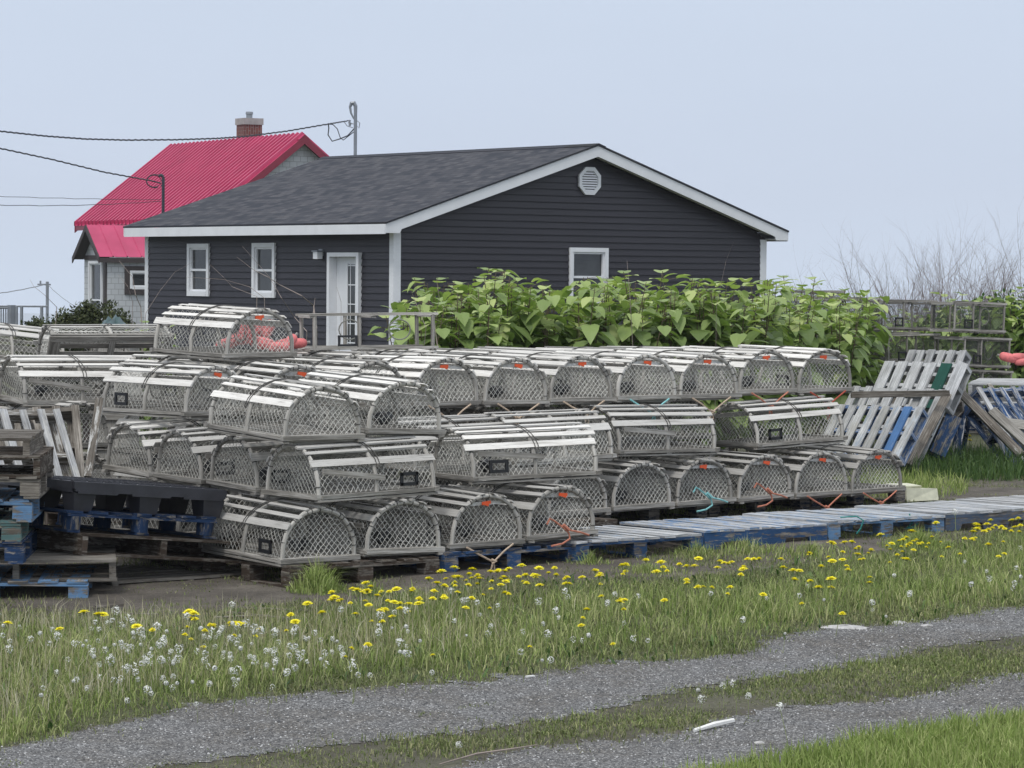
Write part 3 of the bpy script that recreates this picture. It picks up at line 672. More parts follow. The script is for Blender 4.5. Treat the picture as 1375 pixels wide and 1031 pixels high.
# ------------------------------------------------------------------ red roofed house
def red_house():
    B = at(403.6, 183.8, 80); yaw = R(29.4)
    t = thing('cottage', 'pale shingled cottage with bright red metal roof and brick chimney', 'house', (B.x, 80, 0), yaw)
    ZR, ZE, HW, LN = 5.62, 3.32, 2.95, 8.6; sl = (ZR-ZE)/HW
    def slope(sx):
        q = MB(); n = Vector((-sx*sl, 0, 1)).normalized() if False else None
        q2 = []
        # ribbed sheet: profile along y
        ys = []; y = -.25
        while y < LN+.25: ys += [(y, 0), (y+.13, .0), (y+.14, .13), (y+.205, .13), (y+.215, 0)]; y += .28
        b = 0
        for (y, o) in ys: q.v += [Vector((sx*(HW+.05), y, ZE-.05*sl+o)), Vector((0, y, ZR+o))]
        for i in range(len(ys)-1): q.face((2*i, 2*i+2, 2*i+3, 2*i+1) if sx > 0 else (2*i, 2*i+1, 2*i+3, 2*i+2))
        return q.build('roof', M['metal'], t)
    r = slope(-1); slope(1)
    q = MB()
    q.prism([(-.16, ZR-.16*sl+.035), (0, ZR+.04), (.16, ZR-.16*sl+.035), (.16, ZR-.16*sl+.045), (0, ZR+.055), (-.16, ZR-.16*sl+.045)], -.27, LN+.27)
    q.build('ridge_cap', M['metal'], r)
    q = MB()
    for sx in (-1, 1):
        for y in (-.27, LN+.25):
            q = MB(); q.prism([(0, ZR+.02), (sx*(HW+.05), ZE-.02), (sx*(HW+.05), ZE-.24), (0, ZR-.20)], y, y+.03); q.build('rake_board', M['redtrim'], t)
    q = MB(); q.box((-HW-.02, LN/2, ZE-.1), (.03, LN+.5, .14)); q.build('fascia', M['redtrim'], t)
    x0 = 2.62; g = lambda z: (-min(x0, (ZR-.12-z)/sl), min(x0, (ZR-.12-z)/sl))
    wall(lambda s, o, z: Vector((s, 0-o, z)), -x0, x0, 0, ZR-.2, g, [], M['cedar'], 'wall', t, .15, True)
    wall(lambda s, o, z: Vector((s, LN+o, z)), -x0, x0, 0, ZR-.2, g, [], M['cedar'], 'wall', t, .15, True)
    for sx in (-1, 1): wall(lambda s, o, z: Vector((sx*x0+sx*o, s, z)), 0, LN, 0, ZE+.1, lambda z: (0, LN), [], M['cedar'], 'wall', t, .15, True)
    # chimney
    q = MB(); cy = 4.1; cx = .35
    q.box((cx, cy, 5.45), (.54, .54, 1.4)); n = q
    for i in range(6): pass
    ch = q.build('chimney', M['brick'], r); ch.parent = t
    uvl = ch.data.uv_layers[0].data
    q = MB(); q.box((cx, cy, 6.20), (.60, .60, .18)); q.build('chimney_cap', M['concrete'], ch)
    q = MB(); q.tube([(cx, cy, 6.28), (cx, cy, 6.40), (cx, cy, 6.42), (cx, cy, 6.48)], [.09, .09, .11, .10], 10); q.build('flue', M['steel'], ch)
    # porch
    px0, px1, pc, hw, pz, pe = -5.0, -2.7, 2.81, .98, 3.22, 2.36
    ps = (pz-pe)/hw
    for sy in (-1, 1):
        q = MB(); y = px0-.0; xs = []
        while y < px1: xs += [(y, 0), (y+.36, 0), (y+.375, .03), (y+.395, .03), (y+.41, 0)]; y += .41
        for (x, o) in xs: q.v += [Vector((x, pc+sy*hw, pe+o)), Vector((x, pc, pz+o))]
        for i in range(len(xs)-1): q.face((2*i, 2*i+2, 2*i+3, 2*i+1))
        q.build('porch_roof', M['metal'], t)
    q = MB()
    for sy in (-1, 1): q.prism([(pc, pz-.01), (pc+sy*hw, pe-.01), (pc+sy*hw, pe-.17), (pc, pz-.17)], px0-.03, px0, 'yz')
    for sy in (-1, 1): q.prism([(pc, pz-.06), (pc+sy*(hw-.02), pe-.05), (pc+sy*(hw-.02), pe-.07), (pc, pz-.08)], px0, px0+.3, 'yz')
    q.box(((px0+px1)/2, pc-hw+.01, pe-.09), (px1-px0, .03, .13)); q.build('porch_trim', M['darktrim'], t)
    wy = pc-.85; wx = px0+.28
    wall(lambda s, o, z: Vector((s, wy-o, z)), wx, px1+.1, 0, pe-.02, lambda z: (wx, px1+.1), [(wx+.66, wx+1.58, 1.53, 1.97)], M['cedar'], 'porch_wall', t, .15, True)
    g2 = lambda z: (pc-min(.85, (pz-.12-z)/ps), pc+min(.85, (pz-.12-z)/ps))
    wall(lambda s, o, z: Vector((wx-o, s, z)), wy, wy+1.7, 0, pz-.2, g2, [(pc-.5, pc+.37, .15, 2.2)], M['cedar'], 'porch_wall', t, .15, True)
    # side window with dark surround, screen door on the end
    f = lambda s, o, z: Vector((s, wy-o, z))
    window(t, f, wx+.48, wx+1.75, 1.36, 2.12, False, .05, .13, 'window', M['darktrim']); window(t, f, wx+.62, wx+1.62, 1.50, 2.0, False, .055, .06)
    f = lambda s, o, z: Vector((wx-o, s, z))
    dr = window(t, f, pc-.55, pc+.42, .15, 2.25, True, .06, .07, 'screen_door')
    q = MB(); q.box((wx-.02, pc-.72, 1.25), (.05, .16, 2.3)); q.box((wx-.02, pc, 2.34), (.06, 1.5, .12)); q.build('door_trim', M['darktrim'], t)
red_house()

# ------------------------------------------------------------------ poles, wires, rail
def wire(pts, r, label, name='wire', m='cable', n=22):
    """sagging line through 3-D points"""
    q = MB(); P = []
    for i in range(len(pts)-1):
        a, b, sag = Vector(pts[i][0]), Vector(pts[i+1][0]), pts[i][1]
        for k in range(n): t = k/n; P.append(a.lerp(b, t)+Vector((0, 0, -4*sag*t*(1-t)+.006*math.sin(i*3+k*2.1))))
    P.append(Vector(pts[-1][0])); q.tube(P, r, 4); return tag(q.build(name, M[m]), label, 'wire')
def poles():
    y = 60; p0 = at(477, 208, y); ztop = at(477, 145, y).z
    t = thing('service_mast', 'grey steel service mast with hooked top rising behind the dark roof', 'pole', (p0.x, y, 0))
    q = MB(); q.tube([(0, 0, 0), (0, 0, ztop)], .034, 10); q.build('mast', M['steel'], t)
    q = MB(); q.tube([(0, 0, ztop-.05), (0, 0, ztop+.04), (-.035, 0, ztop+.11), (-.08, 0, ztop+.10), (-.11, 0, ztop+.02), (-.09, 0, ztop-.10), (-.03, 0, ztop-.22)], [.035, .04, .042, .04, .026, .02, .014], 8)
    q.build('weatherhead', M['steel'], t)
    q = MB(); q.tube([(-.13, 0, ztop-.31), (-.11, 0, ztop-.24)], .02, 6); q.tube([(-.12, 0, ztop-.36), (-.10, 0, ztop-.29)], .024, 6); q.tube([(-.03, 0, ztop-.32), (-.13, 0, ztop-.3)], .008, 4)
    q.tube([(.03, 0, ztop-.25), (.09, -.03, ztop-.30), (.07, 0, ztop-.40), (.03, 0, ztop-.36)], .009, 4); q.build('insulator', M['steel'], t)
    q = MB(); A = at(444, 167, y); bp = Vector((p0.x, y, 0))
    def rel(u, v): return at(u, v, y)-bp
    q.tube([rel(441, 166.5), rel(441.5, 172), rel(440.5, 181), rel(446, 189.5), rel(456, 186.5), rel(467, 182), rel(477, 171)], .012, 4)
    q.tube([rel(441, 166.5), rel(447, 167), rel(453, 173), rel(457, 185), rel(461, 188), rel(466, 184), rel(475, 177)], .009, 4)
    q.tube([rel(462, 163), rel(466, 169), rel(474, 171.5)], .006, 4); q.build('drop_cable', M['cable'], t)
    L0 = at(-160, 166, 54)
    wire([(L0, .0)]+[(at(u, v, 54+u*.0125), .0) for u, v in ((0, 176), (60, 182.5), (115, 186.5), (170, 188), (235, 187.5), (290, 185.8), (330, 183), (385, 176))]+[(at(441, 166.4, y), -.0), (at(468, 162, y), 0)], .015, 'upper black service cable running left from the steel mast')
    q0 = at(219, 290, 58.2)
    t2 = thing('service_mast', 'short dark service mast with curled cable in front of the red roof', 'pole', (q0.x, 58.2, 0))
    zt = at(218, 237, 58.2).z
    q = MB(); q.tube([(0, 0, 0), (0, 0, zt)], .03, 8); q.tube([(0, 0, zt), (-.04, 0, zt+.03), (-.09, 0, zt+.01)], .03, 8); q.build('mast', M['cable'], t2)
    q = MB(); c = Vector((-.16, 0, zt-.09)); q.tube([c+Vector((.17*math.cos(a), .02*math.sin(3*a), .13*math.sin(a))) for a in [R(k*24) for k in range(-2, 13)]], .009, 4)
    q.tube([c+Vector((.14*math.cos(a)-.02, .02*math.sin(3*a), .115*math.sin(a))) for a in [R(k*24) for k in range(0, 14)]], .008, 4); q.build('drop_cable', M['cable'], t2)
    wire([(at(-150, 168, 50), .15), (at(0, 199, 52), .0), (at(70, 214, 54), 0), (at(140, 231, 56), 0), (at(205, 243, 58.2), 0), (at(216, 246, 58.2), 0)], .014, 'lower black cable sloping down to the short mast')
    wire([(at(-120, 258, 54), .03), (at(216, 268, 58.2), 0)], .005, 'thin grey wire just above the lowest wire at left')
    wire([(at(-120, 269, 54), .09), (at(216, 270, 58.2), 0)], .006, 'lowest thin grey wire reaching the short mast')
    # far pole in the fog
    yf = 95; pf = at(63.5, 405, yf)
    t3 = thing('utility_pole', 'distant thin utility pole standing at far left over the railing', 'pole', (pf.x, yf, -1))
    q = MB(); q.tube([(0, 0, 0), (0, 0, at(63.5, 378, yf).z+1)], .05, 6); q.build('mast', M['steel'], t3)
    q = MB(); z = at(63.5, 382, yf).z+1; q.box((-.1, 0, z), (.42, .06, .05)); q.tube([(-.22, 0, z), (-.22, 0, z+.12)], .03, 5); q.build('crossarm', M['steel'], t3)
    wire([(at(-80, 399, 92), .1), (at(60, 382, yf), 0)], .014, 'faint wire running left from the distant pole', m='steel')
    wire([(at(64, 382, yf), .25), (at(150, 425, 90), 0)], .012, 'faint wire falling right from the distant pole', m='steel')
    # rail
    yr = 52
    t4 = thing('deck_railing', 'grey deck railing at the far left edge against the fog', 'railing', (at(30, 420, yr).x, yr, 0))
    def rr(u, v): return at(u, v, yr)-Vector((t4.location.x, yr, 0))
    q = MB(); q.tube([rr(-120, 410.5), rr(64, 411.5)], .018, 5); q.build('top_rail', M['steel'], t4)
    for u in (22, 29, 56): q = MB(); q.tube([rr(u, 411), rr(u, 440)], .028 if u > 20 else .07, 6); q.build('post', M['steel'], t4)
    q = MB(); q.tube([rr(15.5, 409.5), rr(15.5, 445)], .075, 4); q.build('post', M['steel'], t4)
    q = MB()
    for k in range(26): q.tube([rr(11-k*3.2, 412.5), rr(11-k*3.2, 450)], .012, 4)
    q.tube([rr(-90, 413), rr(12, 413)], .02, 4); q.build('baluster', M['steel'], t4)
    q = MB(); q.box((-1.6, .6, .85), (4.6, 1.3, .1))
    for dx in (-3.6, -1.6, .45): q.box((dx, .1, .45), (.1, .1, .9)); q.box((dx, 1.1, .45), (.1, .1, .9))
    q.build('deck', M['hoop'], t4)
poles()

# ------------------------------------------------------------------ lobster traps
TW, TL, TH = .645, 1.04, .40
HA, HB0, HBH = .292, .05, .308
def hp(t, y=0, off=0):   # point on the hoop, t from 0 (+x side) to pi
    s = max(0, math.sin(t)); p = Vector((HA*math.cos(t), y, HB0+HBH*s**.8))
    if off: n = Vector((math.cos(t), 0, math.sin(t))); p += n*off
    return p
def netgrid(q, fn, inside, u0, u1, v0, v1, cu, cv, r, jit=.18, skip=.012):
    nu, nv = int((u1-u0)/cu)+2, int((v1-v0)/cv)+2; cache = {}
    def P(i, j):
        if (i, j) not in cache: cache[(i, j)] = (u0+i*cu+random.uniform(-jit, jit)*cu, v0+j*cv+random.uniform(-jit, jit)*cv)
        return cache[(i, j)]
    for i in range(-1, nu+1):
        for j in range(-1, nv+1):
            if (i+j) % 2: continue
            for di in (1, -1):
                if random.random() < skip: continue
                a, b = P(i, j), P(i+di, j+1); ia, ib = inside(*a), inside(*b)
                if not ia and not ib: continue
                if ia != ib:
                    lo, hi = (a, b) if ia else (b, a)
                    for _ in range(6):
                        m = ((lo[0]+hi[0])/2, (lo[1]+hi[1])/2)
                        if inside(*m): lo = m
                        else: hi = m
                    a, b = (a, lo) if ia else (lo, b)
                q.seg(fn(*a), fn(*b), r)
def build_trap(k, side, tagged, vent, brk=None, sag=.02, nlath=7):
    """half-round lobster trap: length along y, front end at -y; side is the x sign of its more open side"""
    nlath += 1; random.seed(100+k); hl = TL/2; yh = hl-.03
    t = thing('lobster_trap', 'weathered half-round wooden lobster trap', 'lobster trap')
    q = MB()
    for sy in (-1, 1): q.box((random.uniform(-.01, .01), sy*(hl-.022), .037), (TW, .044, .03), jit=.003); q.box((0, sy*(hl-.06), .012), (TW-.03, .05, .02), jit=.002)
    q.box((0, 0, .012), (TW-.02, .05, .022), jit=.002)
    for sx in (-1, 1): q.box((sx*(TW/2-.028), 0, .034), (.05, TL-.09, .022), jit=.003)
    for i in range(6): q.box((-.205+i*.082, 0, .034), (.042, TL-.1, .010), jit=.002)
    for sx in (-1, 1): q.box((sx*(TW/2-.03), random.uniform(-.03, .03), .008), (.045, TL-.02, .014), jit=.003)
    q.build('base_frame', M['frame'], t)
    for sy in (-1, 0, 1):
        q = MB(); rr = []; pts = []
        for i in range(15):
            a = math.pi*i/14; p = hp(a, sy*yh); p += Vector((random.uniform(-.003, .003), random.uniform(-.004, .004), random.uniform(-.003, .003))); pts.append(p); rr.append(random.uniform(.0145, .0175))
        pts = [pts[0]+Vector((.006, 0, -.035))]+pts+[pts[-1]+Vector((-.006, 0, -.035))]; rr = [.016]+rr+[.016]
        q.tube(pts, rr, 7)
        if sy: 
            for i in range(17):
                a = math.pi*(i+.5+random.uniform(-.3, .3))/17
                if abs(a-math.pi/2) < 1.15 or random.random() < .3:
                    p = hp(a, sy*yh); d = (hp(a+.02, sy*yh)-p).normalized(); q.tube([p-d*.0026, p+d*.0026], [.0185]*2, 7, 1)
        q.build('hoop', [M['hoop'], M['lacing']], t, smooth=True)
    # laths
    q = MB(); ang = [R(34+i*112/(nlath-1)) for i in range(nlath)]
    for i, a in enumerate(ang):
        wd = random.uniform(.046, .060) if i in (0, nlath-1) else random.uniform(.028, .042)
        a2 = a+random.uniform(-.02, .02); dy = random.uniform(-.02, .02); L2 = TL+random.uniform(-.01, .045)
        if brk == i: L2 *= .62; dy = (TL-L2)/2*side
        p0 = hp(a2, -L2/2+dy, .019); p1 = hp(a2+random.uniform(-.03, .03), L2/2+dy, .019)
        n = Vector((math.cos(a2)*.9, 0, max(.25, math.sin(a2)))).normalized()
        q.beam(p0, p1, wd, random.uniform(.008, .011), up=n, jit=.004)
    q.build('lath_cover', M['lath'], t)
    # end nets
    def ins(u, v): c = u/HA; return abs(c) < 1 and HB0-.004 < v < HB0+HBH*(1-c*c)**.4
    for sy in (-1, 1):
        q = MB(); netgrid(q, lambda u, v: Vector((u, sy*(yh-.004-sag*max(0, (1-(u/HA)**2))*math.sin(math.pi*min(1, max(0, (v-HB0)/HBH)))), v)), ins, -HA, HA, HB0-.01, HB0+HBH, .0215, .0225, .00165)
        o = q.build('end_net', M['net'], t)
    # side nets
    tl = ang[0]+.02
    for sx in (-1, 1):
        q = MB(); S = [0]; 
        netgrid(q, lambda u, v: hp((v if sx > 0 else math.pi-v), u)-Vector((sx*.012*math.cos(u*6)**2, 0, 0)), lambda u, v: abs(u) < hl-.03 and -.002 < v < tl, -hl+.03, hl-.03, 0, tl, .0225, .068, .0016)
        q.build('side_net', M['net'], t)
    # entrance heads: strands gathered from the sides to a ring
    for sx, yc in ((side, -.26), (-side, -.20)):
        q = MB(); rc = Vector((sx*.03, yc, .20)); rp = lambda a: rc+Vector((sx*-.01*0, .075*math.cos(a), .075*math.sin(a)))
        N_ = 20; prev = None; rows = []
        for i in range(N_):
            a = 2*math.pi*i/N_; cyy = math.cos(a); szz = math.sin(a); m = max(abs(cyy), abs(szz))
            yb = yc+.225*cyy/m; zb_ = .165+.115*szz/m; base = Vector((sx*(HA-.03-.07*max(0, (zb_-.16)/.12)), yb, zb_))
            pr = rp(a); pts = [base.lerp(pr, f)+Vector((0, 0, -.02*math.sin(math.pi*f))) for f in (0, .35, .7, 1)]
            rows.append(pts)
        for i in range(N_):
            for j in range(3): q.seg(rows[i][j], rows[i][j+1], .0015)
            for j in (1, 2): q.seg(rows[i][j], rows[(i+1) % N_][j], .0013)
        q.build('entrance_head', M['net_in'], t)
        q = MB(); q.tube([rp(R(20*i)) for i in range(19)], .005, 5); q.build('entrance_ring', M['ring'], t)
    # parlour head in the middle hoop
    q = MB(); rc = Vector((0, .20, .19)); rows = []
    for i in range(16):
        a = 2*math.pi*i/16
        bx = HA*.95*math.cos(a); bz = HB0+.02+HBH*.5+HBH*.46*math.sin(a); b_ = Vector((bx, 0, bz)); pr = rc+Vector((.07*math.cos(a), 0, .07*math.sin(a)))
        rows.append([b_.lerp(pr, f) for f in (0, .4, .75, 1)])
    for i in range(16):
        for j in range(3): q.seg(rows[i][j], rows[i][j+1], .0016)
        for j in (1, 2): q.seg(rows[i][j], rows[(i+1) % 16][j], .0014)
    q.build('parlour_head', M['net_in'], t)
    q = MB(); q.tube([rc+Vector((.07*math.cos(R(20*i)), 0, .07*math.sin(R(20*i)))) for i in range(19)], .005, 5); q.build('entrance_ring', M['ring'], t)
    # cross lath with licence tag
    if tagged:
        q = MB(); z = .308; hw = .165; tl_ = random.uniform(-.012, .012); q.beam((-hw, -yh+.02, z-tl_), (hw, -yh+.02, z+tl_), .022, .007, up=(0, 1, 0), jit=.001); cl = q.build('cross_lath', M['lath'], t)
        q = MB(); x = random.uniform(-.03, .03); q.box((x, -yh-.006, z+.006), (.075, .006, .022), Matrix.Rotation(random.uniform(-.15, .15), 3, 'Y')); q.box((x+random.uniform(-.01, .01), -yh-.008, z-.004), (.05, .005, .016), Matrix.Rotation(.3, 3, 'Y')); q.build('licence_tag', M['tag'], cl)
    if vent:
        q = MB(); yv = -.30 if vent > 0 else .27; zc = .115; xx = side*(HA+.012)
        for (dy, dz, wy_, wz) in ((0, .034, .15, .022), (0, -.034, .15, .022), (-.064, 0, .022, .09), (.064, 0, .022, .09), (0, .0, .03, .06)): 
            if wy_ == .03 and vent < 0: continue
            if wy_ == .03: continue
            q.box((xx, yv+dy, zc+dz), (.014, wy_, wz))
        q.build('escape_vent', M['black'], t)
    # bait bag / dark clutter inside
    q = MB(); q.tube([(.05*side, -.3, .07), (.05*side, -.28, .10), (.03, -.24, .11), (.0, -.22, .08)], [.02, .05, .045, .01], 8); q.build('bait_bag', M['black'], t)
    # cord round the middle
    q = MB()
    for dy in (-.012, .014):
        q.tube([hp(a, dy+.02*math.sin(a*3), .029) for a in [R(22+i*136/12) for i in range(13)]], .0036, 5)
    q.build('cord', M['lacing'], t)
    if side: # loose bar across the side
        q = MB()
        z0_, z1_ = (random.uniform(.17, .22), random.uniform(.12, .2))
        a0 = .30; xx = side*(HA+.014)
        if k % 2: q.beam((xx, -hl+.06, z0_), (xx, .06, z1_), .035, .009, up=(side, 0, 0), jit=.002); q.build('side_bar', M['frame'], t)
    return t
random.seed(11)
PR = {}
def protos():
    PR['A'] = [build_trap(0, -1, True, 1), build_trap(2, -1, True, -1, brk=2, nlath=6), build_trap(4, -1, True, 0), build_trap(6, -1, False, 1, nlath=6), build_trap(3, -1, False, 0), build_trap(8, -1, True, 1, brk=5, sag=.045), build_trap(10, -1, True, -1, nlath=6, sag=.0), build_trap(16, -1, True, 0, brk=1, sag=.03)]
    PR['B'] = [build_trap(11, 1, False, 1, nlath=7), build_trap(12, 1, False, 1, brk=4, nlath=6), build_trap(13, 1, False, -1)]
protos()
USED = set()
def put_trap(fam, idx, x, y, z, yaw, pitch=0, roll=0, sl=1, label='', rope=None, group='wooden lobster traps stacked in rows on pallets', drop=(), g=None):
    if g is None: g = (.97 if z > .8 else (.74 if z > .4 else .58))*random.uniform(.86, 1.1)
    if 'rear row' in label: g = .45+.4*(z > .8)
    src = PR[fam][idx]
    if (fam, idx) not in USED and not drop: USED.add((fam, idx)); o = src; KIDS.setdefault(src, [(c, list(c.children)) for c in src.children]); 
    else: o = copy_fast(src, drop or tuple(n_ for n_, p_ in (('escape_vent', .45), ('bait_bag', .4), ('side_bar', .4), ('cord', .15)) if random.random() < p_ and not (n_ == 'escape_vent' and 'vent' in label) and not (n_ == 'side_bar' and ' bar' in label)))
    pitch += random.uniform(-.8, .8); roll += random.uniform(-1.2, 1.2); yaw += random.uniform(-1.2, 1.2)
    m = Matrix.Rotation(R(yaw), 3, 'Z') @ Matrix.Rotation(R(pitch), 3, 'X') @ Matrix.Rotation(R(roll), 3, 'Y')
    o.rotation_euler = m.to_euler(); o.location = (x, y, z); o.scale = (1, sl, 1)
    tag(o, label, 'lobster trap', group)
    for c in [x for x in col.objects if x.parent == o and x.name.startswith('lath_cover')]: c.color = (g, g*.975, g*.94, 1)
    if rope:
        c, kind = rope; yf = -TL/2-.012; q = MB(); sx = random.uniform(-.03, .03)
        if kind == 'v':
            kx, kz = sx, random.uniform(-.09, -.065)
            q.tube([(-.20, yf, .025), (-.12, yf-.012, -.02), (kx-.01, yf-.02, kz)], .007, 5); q.tube([(.20, yf, .025), (.11, yf-.012, -.02), (kx+.01, yf-.02, kz)], .007, 5)
            q.tube([(kx-.015, yf-.02, kz+.012), (kx+.016, yf-.03, kz), (kx-.01, yf-.02, kz-.014)], .011, 6)
            e_ = random.uniform(.08, .15); q.tube([(kx, yf-.022, kz), (kx-.018, yf-.02, kz-e_*.6), (kx-.004, yf-.02, kz-e_), (kx+.014, yf-.02, kz-e_*.6), (kx+.004, yf-.02, kz)], .006, 5)
        else:
            q.tube([(-.16, yf, .12), (-.14, yf-.01, .16), (-.10, yf-.01, .14), (-.03, yf-.02, .09), (.02, yf-.02, .05), (.02, yf-.03, .01), (-.05, yf-.03, -.02), (-.14, yf-.02, -.03)], .007, 5)
            q.tube([(-.05, yf-.02, .10), (.04, yf-.02, .065), (.13, yf-.02, .045), (.21, yf-.01, .02)], .007, 5); q.tube([(-.03, yf-.02, .11), (.015, yf-.03, .07)], .012, 6)
        q.build('rope_bridle', M['rope_'+c], o)
    return o
def S(x): return 41.2
stack = 'wooden lobster traps stacked in rows on pallets'
def tz(y, t): return gz(y)+.142+(t-1)*.397
# near pile, lowest layer
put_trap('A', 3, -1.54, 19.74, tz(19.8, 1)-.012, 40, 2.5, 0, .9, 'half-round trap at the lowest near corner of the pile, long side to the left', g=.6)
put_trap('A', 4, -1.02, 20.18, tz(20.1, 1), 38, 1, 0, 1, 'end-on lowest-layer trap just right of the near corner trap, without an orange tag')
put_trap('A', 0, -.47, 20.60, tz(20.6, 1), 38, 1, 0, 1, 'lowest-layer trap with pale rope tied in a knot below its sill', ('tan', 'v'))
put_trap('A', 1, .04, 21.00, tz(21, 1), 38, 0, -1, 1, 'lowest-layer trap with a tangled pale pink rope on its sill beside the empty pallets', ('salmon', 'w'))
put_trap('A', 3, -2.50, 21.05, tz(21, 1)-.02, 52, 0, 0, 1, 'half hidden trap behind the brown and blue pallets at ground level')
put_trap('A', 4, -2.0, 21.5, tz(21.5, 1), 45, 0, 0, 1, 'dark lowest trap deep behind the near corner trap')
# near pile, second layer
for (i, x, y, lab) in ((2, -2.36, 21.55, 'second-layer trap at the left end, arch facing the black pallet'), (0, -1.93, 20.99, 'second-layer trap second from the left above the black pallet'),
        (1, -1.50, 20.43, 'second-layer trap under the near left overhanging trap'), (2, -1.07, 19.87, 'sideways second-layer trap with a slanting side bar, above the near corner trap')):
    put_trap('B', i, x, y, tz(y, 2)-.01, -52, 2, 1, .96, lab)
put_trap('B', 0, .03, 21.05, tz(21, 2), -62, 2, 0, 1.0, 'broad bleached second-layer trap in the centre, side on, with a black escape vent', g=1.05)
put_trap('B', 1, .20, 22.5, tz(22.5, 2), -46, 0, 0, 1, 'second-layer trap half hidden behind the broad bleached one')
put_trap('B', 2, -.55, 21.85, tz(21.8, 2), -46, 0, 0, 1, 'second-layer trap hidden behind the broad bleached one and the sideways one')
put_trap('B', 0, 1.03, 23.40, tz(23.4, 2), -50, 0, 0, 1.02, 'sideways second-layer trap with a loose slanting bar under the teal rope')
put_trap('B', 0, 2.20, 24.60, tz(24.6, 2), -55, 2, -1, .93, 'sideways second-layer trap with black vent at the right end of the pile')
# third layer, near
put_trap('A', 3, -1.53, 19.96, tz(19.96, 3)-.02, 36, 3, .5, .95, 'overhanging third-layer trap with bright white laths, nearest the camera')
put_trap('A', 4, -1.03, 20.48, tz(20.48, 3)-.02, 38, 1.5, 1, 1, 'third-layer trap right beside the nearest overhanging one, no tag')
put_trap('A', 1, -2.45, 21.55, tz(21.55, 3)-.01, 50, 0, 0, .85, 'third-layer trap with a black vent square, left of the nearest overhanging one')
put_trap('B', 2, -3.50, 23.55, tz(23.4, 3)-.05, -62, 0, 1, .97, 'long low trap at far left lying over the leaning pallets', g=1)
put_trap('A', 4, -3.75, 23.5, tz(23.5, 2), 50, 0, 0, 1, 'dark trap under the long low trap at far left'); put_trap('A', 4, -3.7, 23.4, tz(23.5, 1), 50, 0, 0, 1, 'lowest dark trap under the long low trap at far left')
# third layer, the long row
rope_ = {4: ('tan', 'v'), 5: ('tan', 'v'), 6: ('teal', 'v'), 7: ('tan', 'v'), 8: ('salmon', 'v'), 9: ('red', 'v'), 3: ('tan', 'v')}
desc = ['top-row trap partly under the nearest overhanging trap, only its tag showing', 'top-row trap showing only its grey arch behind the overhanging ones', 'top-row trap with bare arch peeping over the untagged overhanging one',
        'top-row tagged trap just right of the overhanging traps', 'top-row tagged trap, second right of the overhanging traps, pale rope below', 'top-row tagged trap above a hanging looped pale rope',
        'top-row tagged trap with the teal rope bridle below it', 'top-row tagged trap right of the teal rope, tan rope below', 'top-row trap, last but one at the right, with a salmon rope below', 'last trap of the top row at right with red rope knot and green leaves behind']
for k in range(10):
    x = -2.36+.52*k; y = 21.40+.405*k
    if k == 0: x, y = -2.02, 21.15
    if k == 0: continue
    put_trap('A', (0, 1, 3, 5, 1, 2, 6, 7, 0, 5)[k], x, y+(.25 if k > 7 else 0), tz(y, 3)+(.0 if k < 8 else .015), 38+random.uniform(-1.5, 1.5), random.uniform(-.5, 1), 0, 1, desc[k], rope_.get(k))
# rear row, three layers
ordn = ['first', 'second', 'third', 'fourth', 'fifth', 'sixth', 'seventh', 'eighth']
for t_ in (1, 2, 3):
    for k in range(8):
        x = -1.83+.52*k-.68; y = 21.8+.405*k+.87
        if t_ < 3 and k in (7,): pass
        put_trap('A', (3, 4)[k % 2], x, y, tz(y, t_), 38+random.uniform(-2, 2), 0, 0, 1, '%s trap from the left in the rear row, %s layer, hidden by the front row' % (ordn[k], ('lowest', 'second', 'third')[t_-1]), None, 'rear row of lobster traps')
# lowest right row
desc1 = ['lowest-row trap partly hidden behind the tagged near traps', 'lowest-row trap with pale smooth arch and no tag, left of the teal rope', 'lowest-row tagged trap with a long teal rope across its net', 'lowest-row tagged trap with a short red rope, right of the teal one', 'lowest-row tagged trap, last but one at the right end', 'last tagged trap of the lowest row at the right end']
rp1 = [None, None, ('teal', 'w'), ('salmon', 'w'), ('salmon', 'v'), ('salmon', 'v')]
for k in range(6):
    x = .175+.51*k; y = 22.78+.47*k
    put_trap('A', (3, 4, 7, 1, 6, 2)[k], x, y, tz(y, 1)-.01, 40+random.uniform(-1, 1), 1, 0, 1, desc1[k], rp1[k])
# fourth layer
put_trap('A', 0, -2.16, 22.25, tz(22.3, 4)-.015, 40, 1, 0, .97, 'single white-lathed trap on the very top in front of coral buoys')
o = put_trap('A', 3, -3.30, 24.3, 1.13, 0, 0, 0, 1.0, 'old trap lying tipped on its side on top at left', g=.9)
o.rotation_euler = (Matrix.Rotation(R(-66), 3, 'Z') @ Matrix.Rotation(R(-56), 3, 'Y')).to_euler()
o = put_trap('A', 4, -4.28, 24.9, 1.10, -50, 0, 0, .9, 'grey trap at the left frame edge leaning against the tipped one', g=.8)
o.rotation_euler = (Matrix.Rotation(R(-62), 3, 'Z') @ Matrix.Rotation(R(-6), 3, 'X') @ Matrix.Rotation(R(-14), 3, 'Y')).to_euler()
o = put_trap('A', 3, -4.30, 23.6, .95, 40, 0, 0, .9, 'dark tilted trap at the left frame edge above the pallet column', g=.35)  # low g paints the laths dark for the shadow this trap sits in
o.rotation_euler = (Matrix.Rotation(R(-60), 3, 'Z') @ Matrix.Rotation(R(-35), 3, 'X') @ Matrix.Rotation(R(-50), 3, 'Y')).to_euler()
for fam in PR:
    for i, p in enumerate(PR[fam]):
        if (fam, i) not in USED:
            for c in list(p.children):
                for g in list(c.children): bpy.data.objects.remove(g)
                bpy.data.objects.remove(c)
            bpy.data.objects.remove(p)

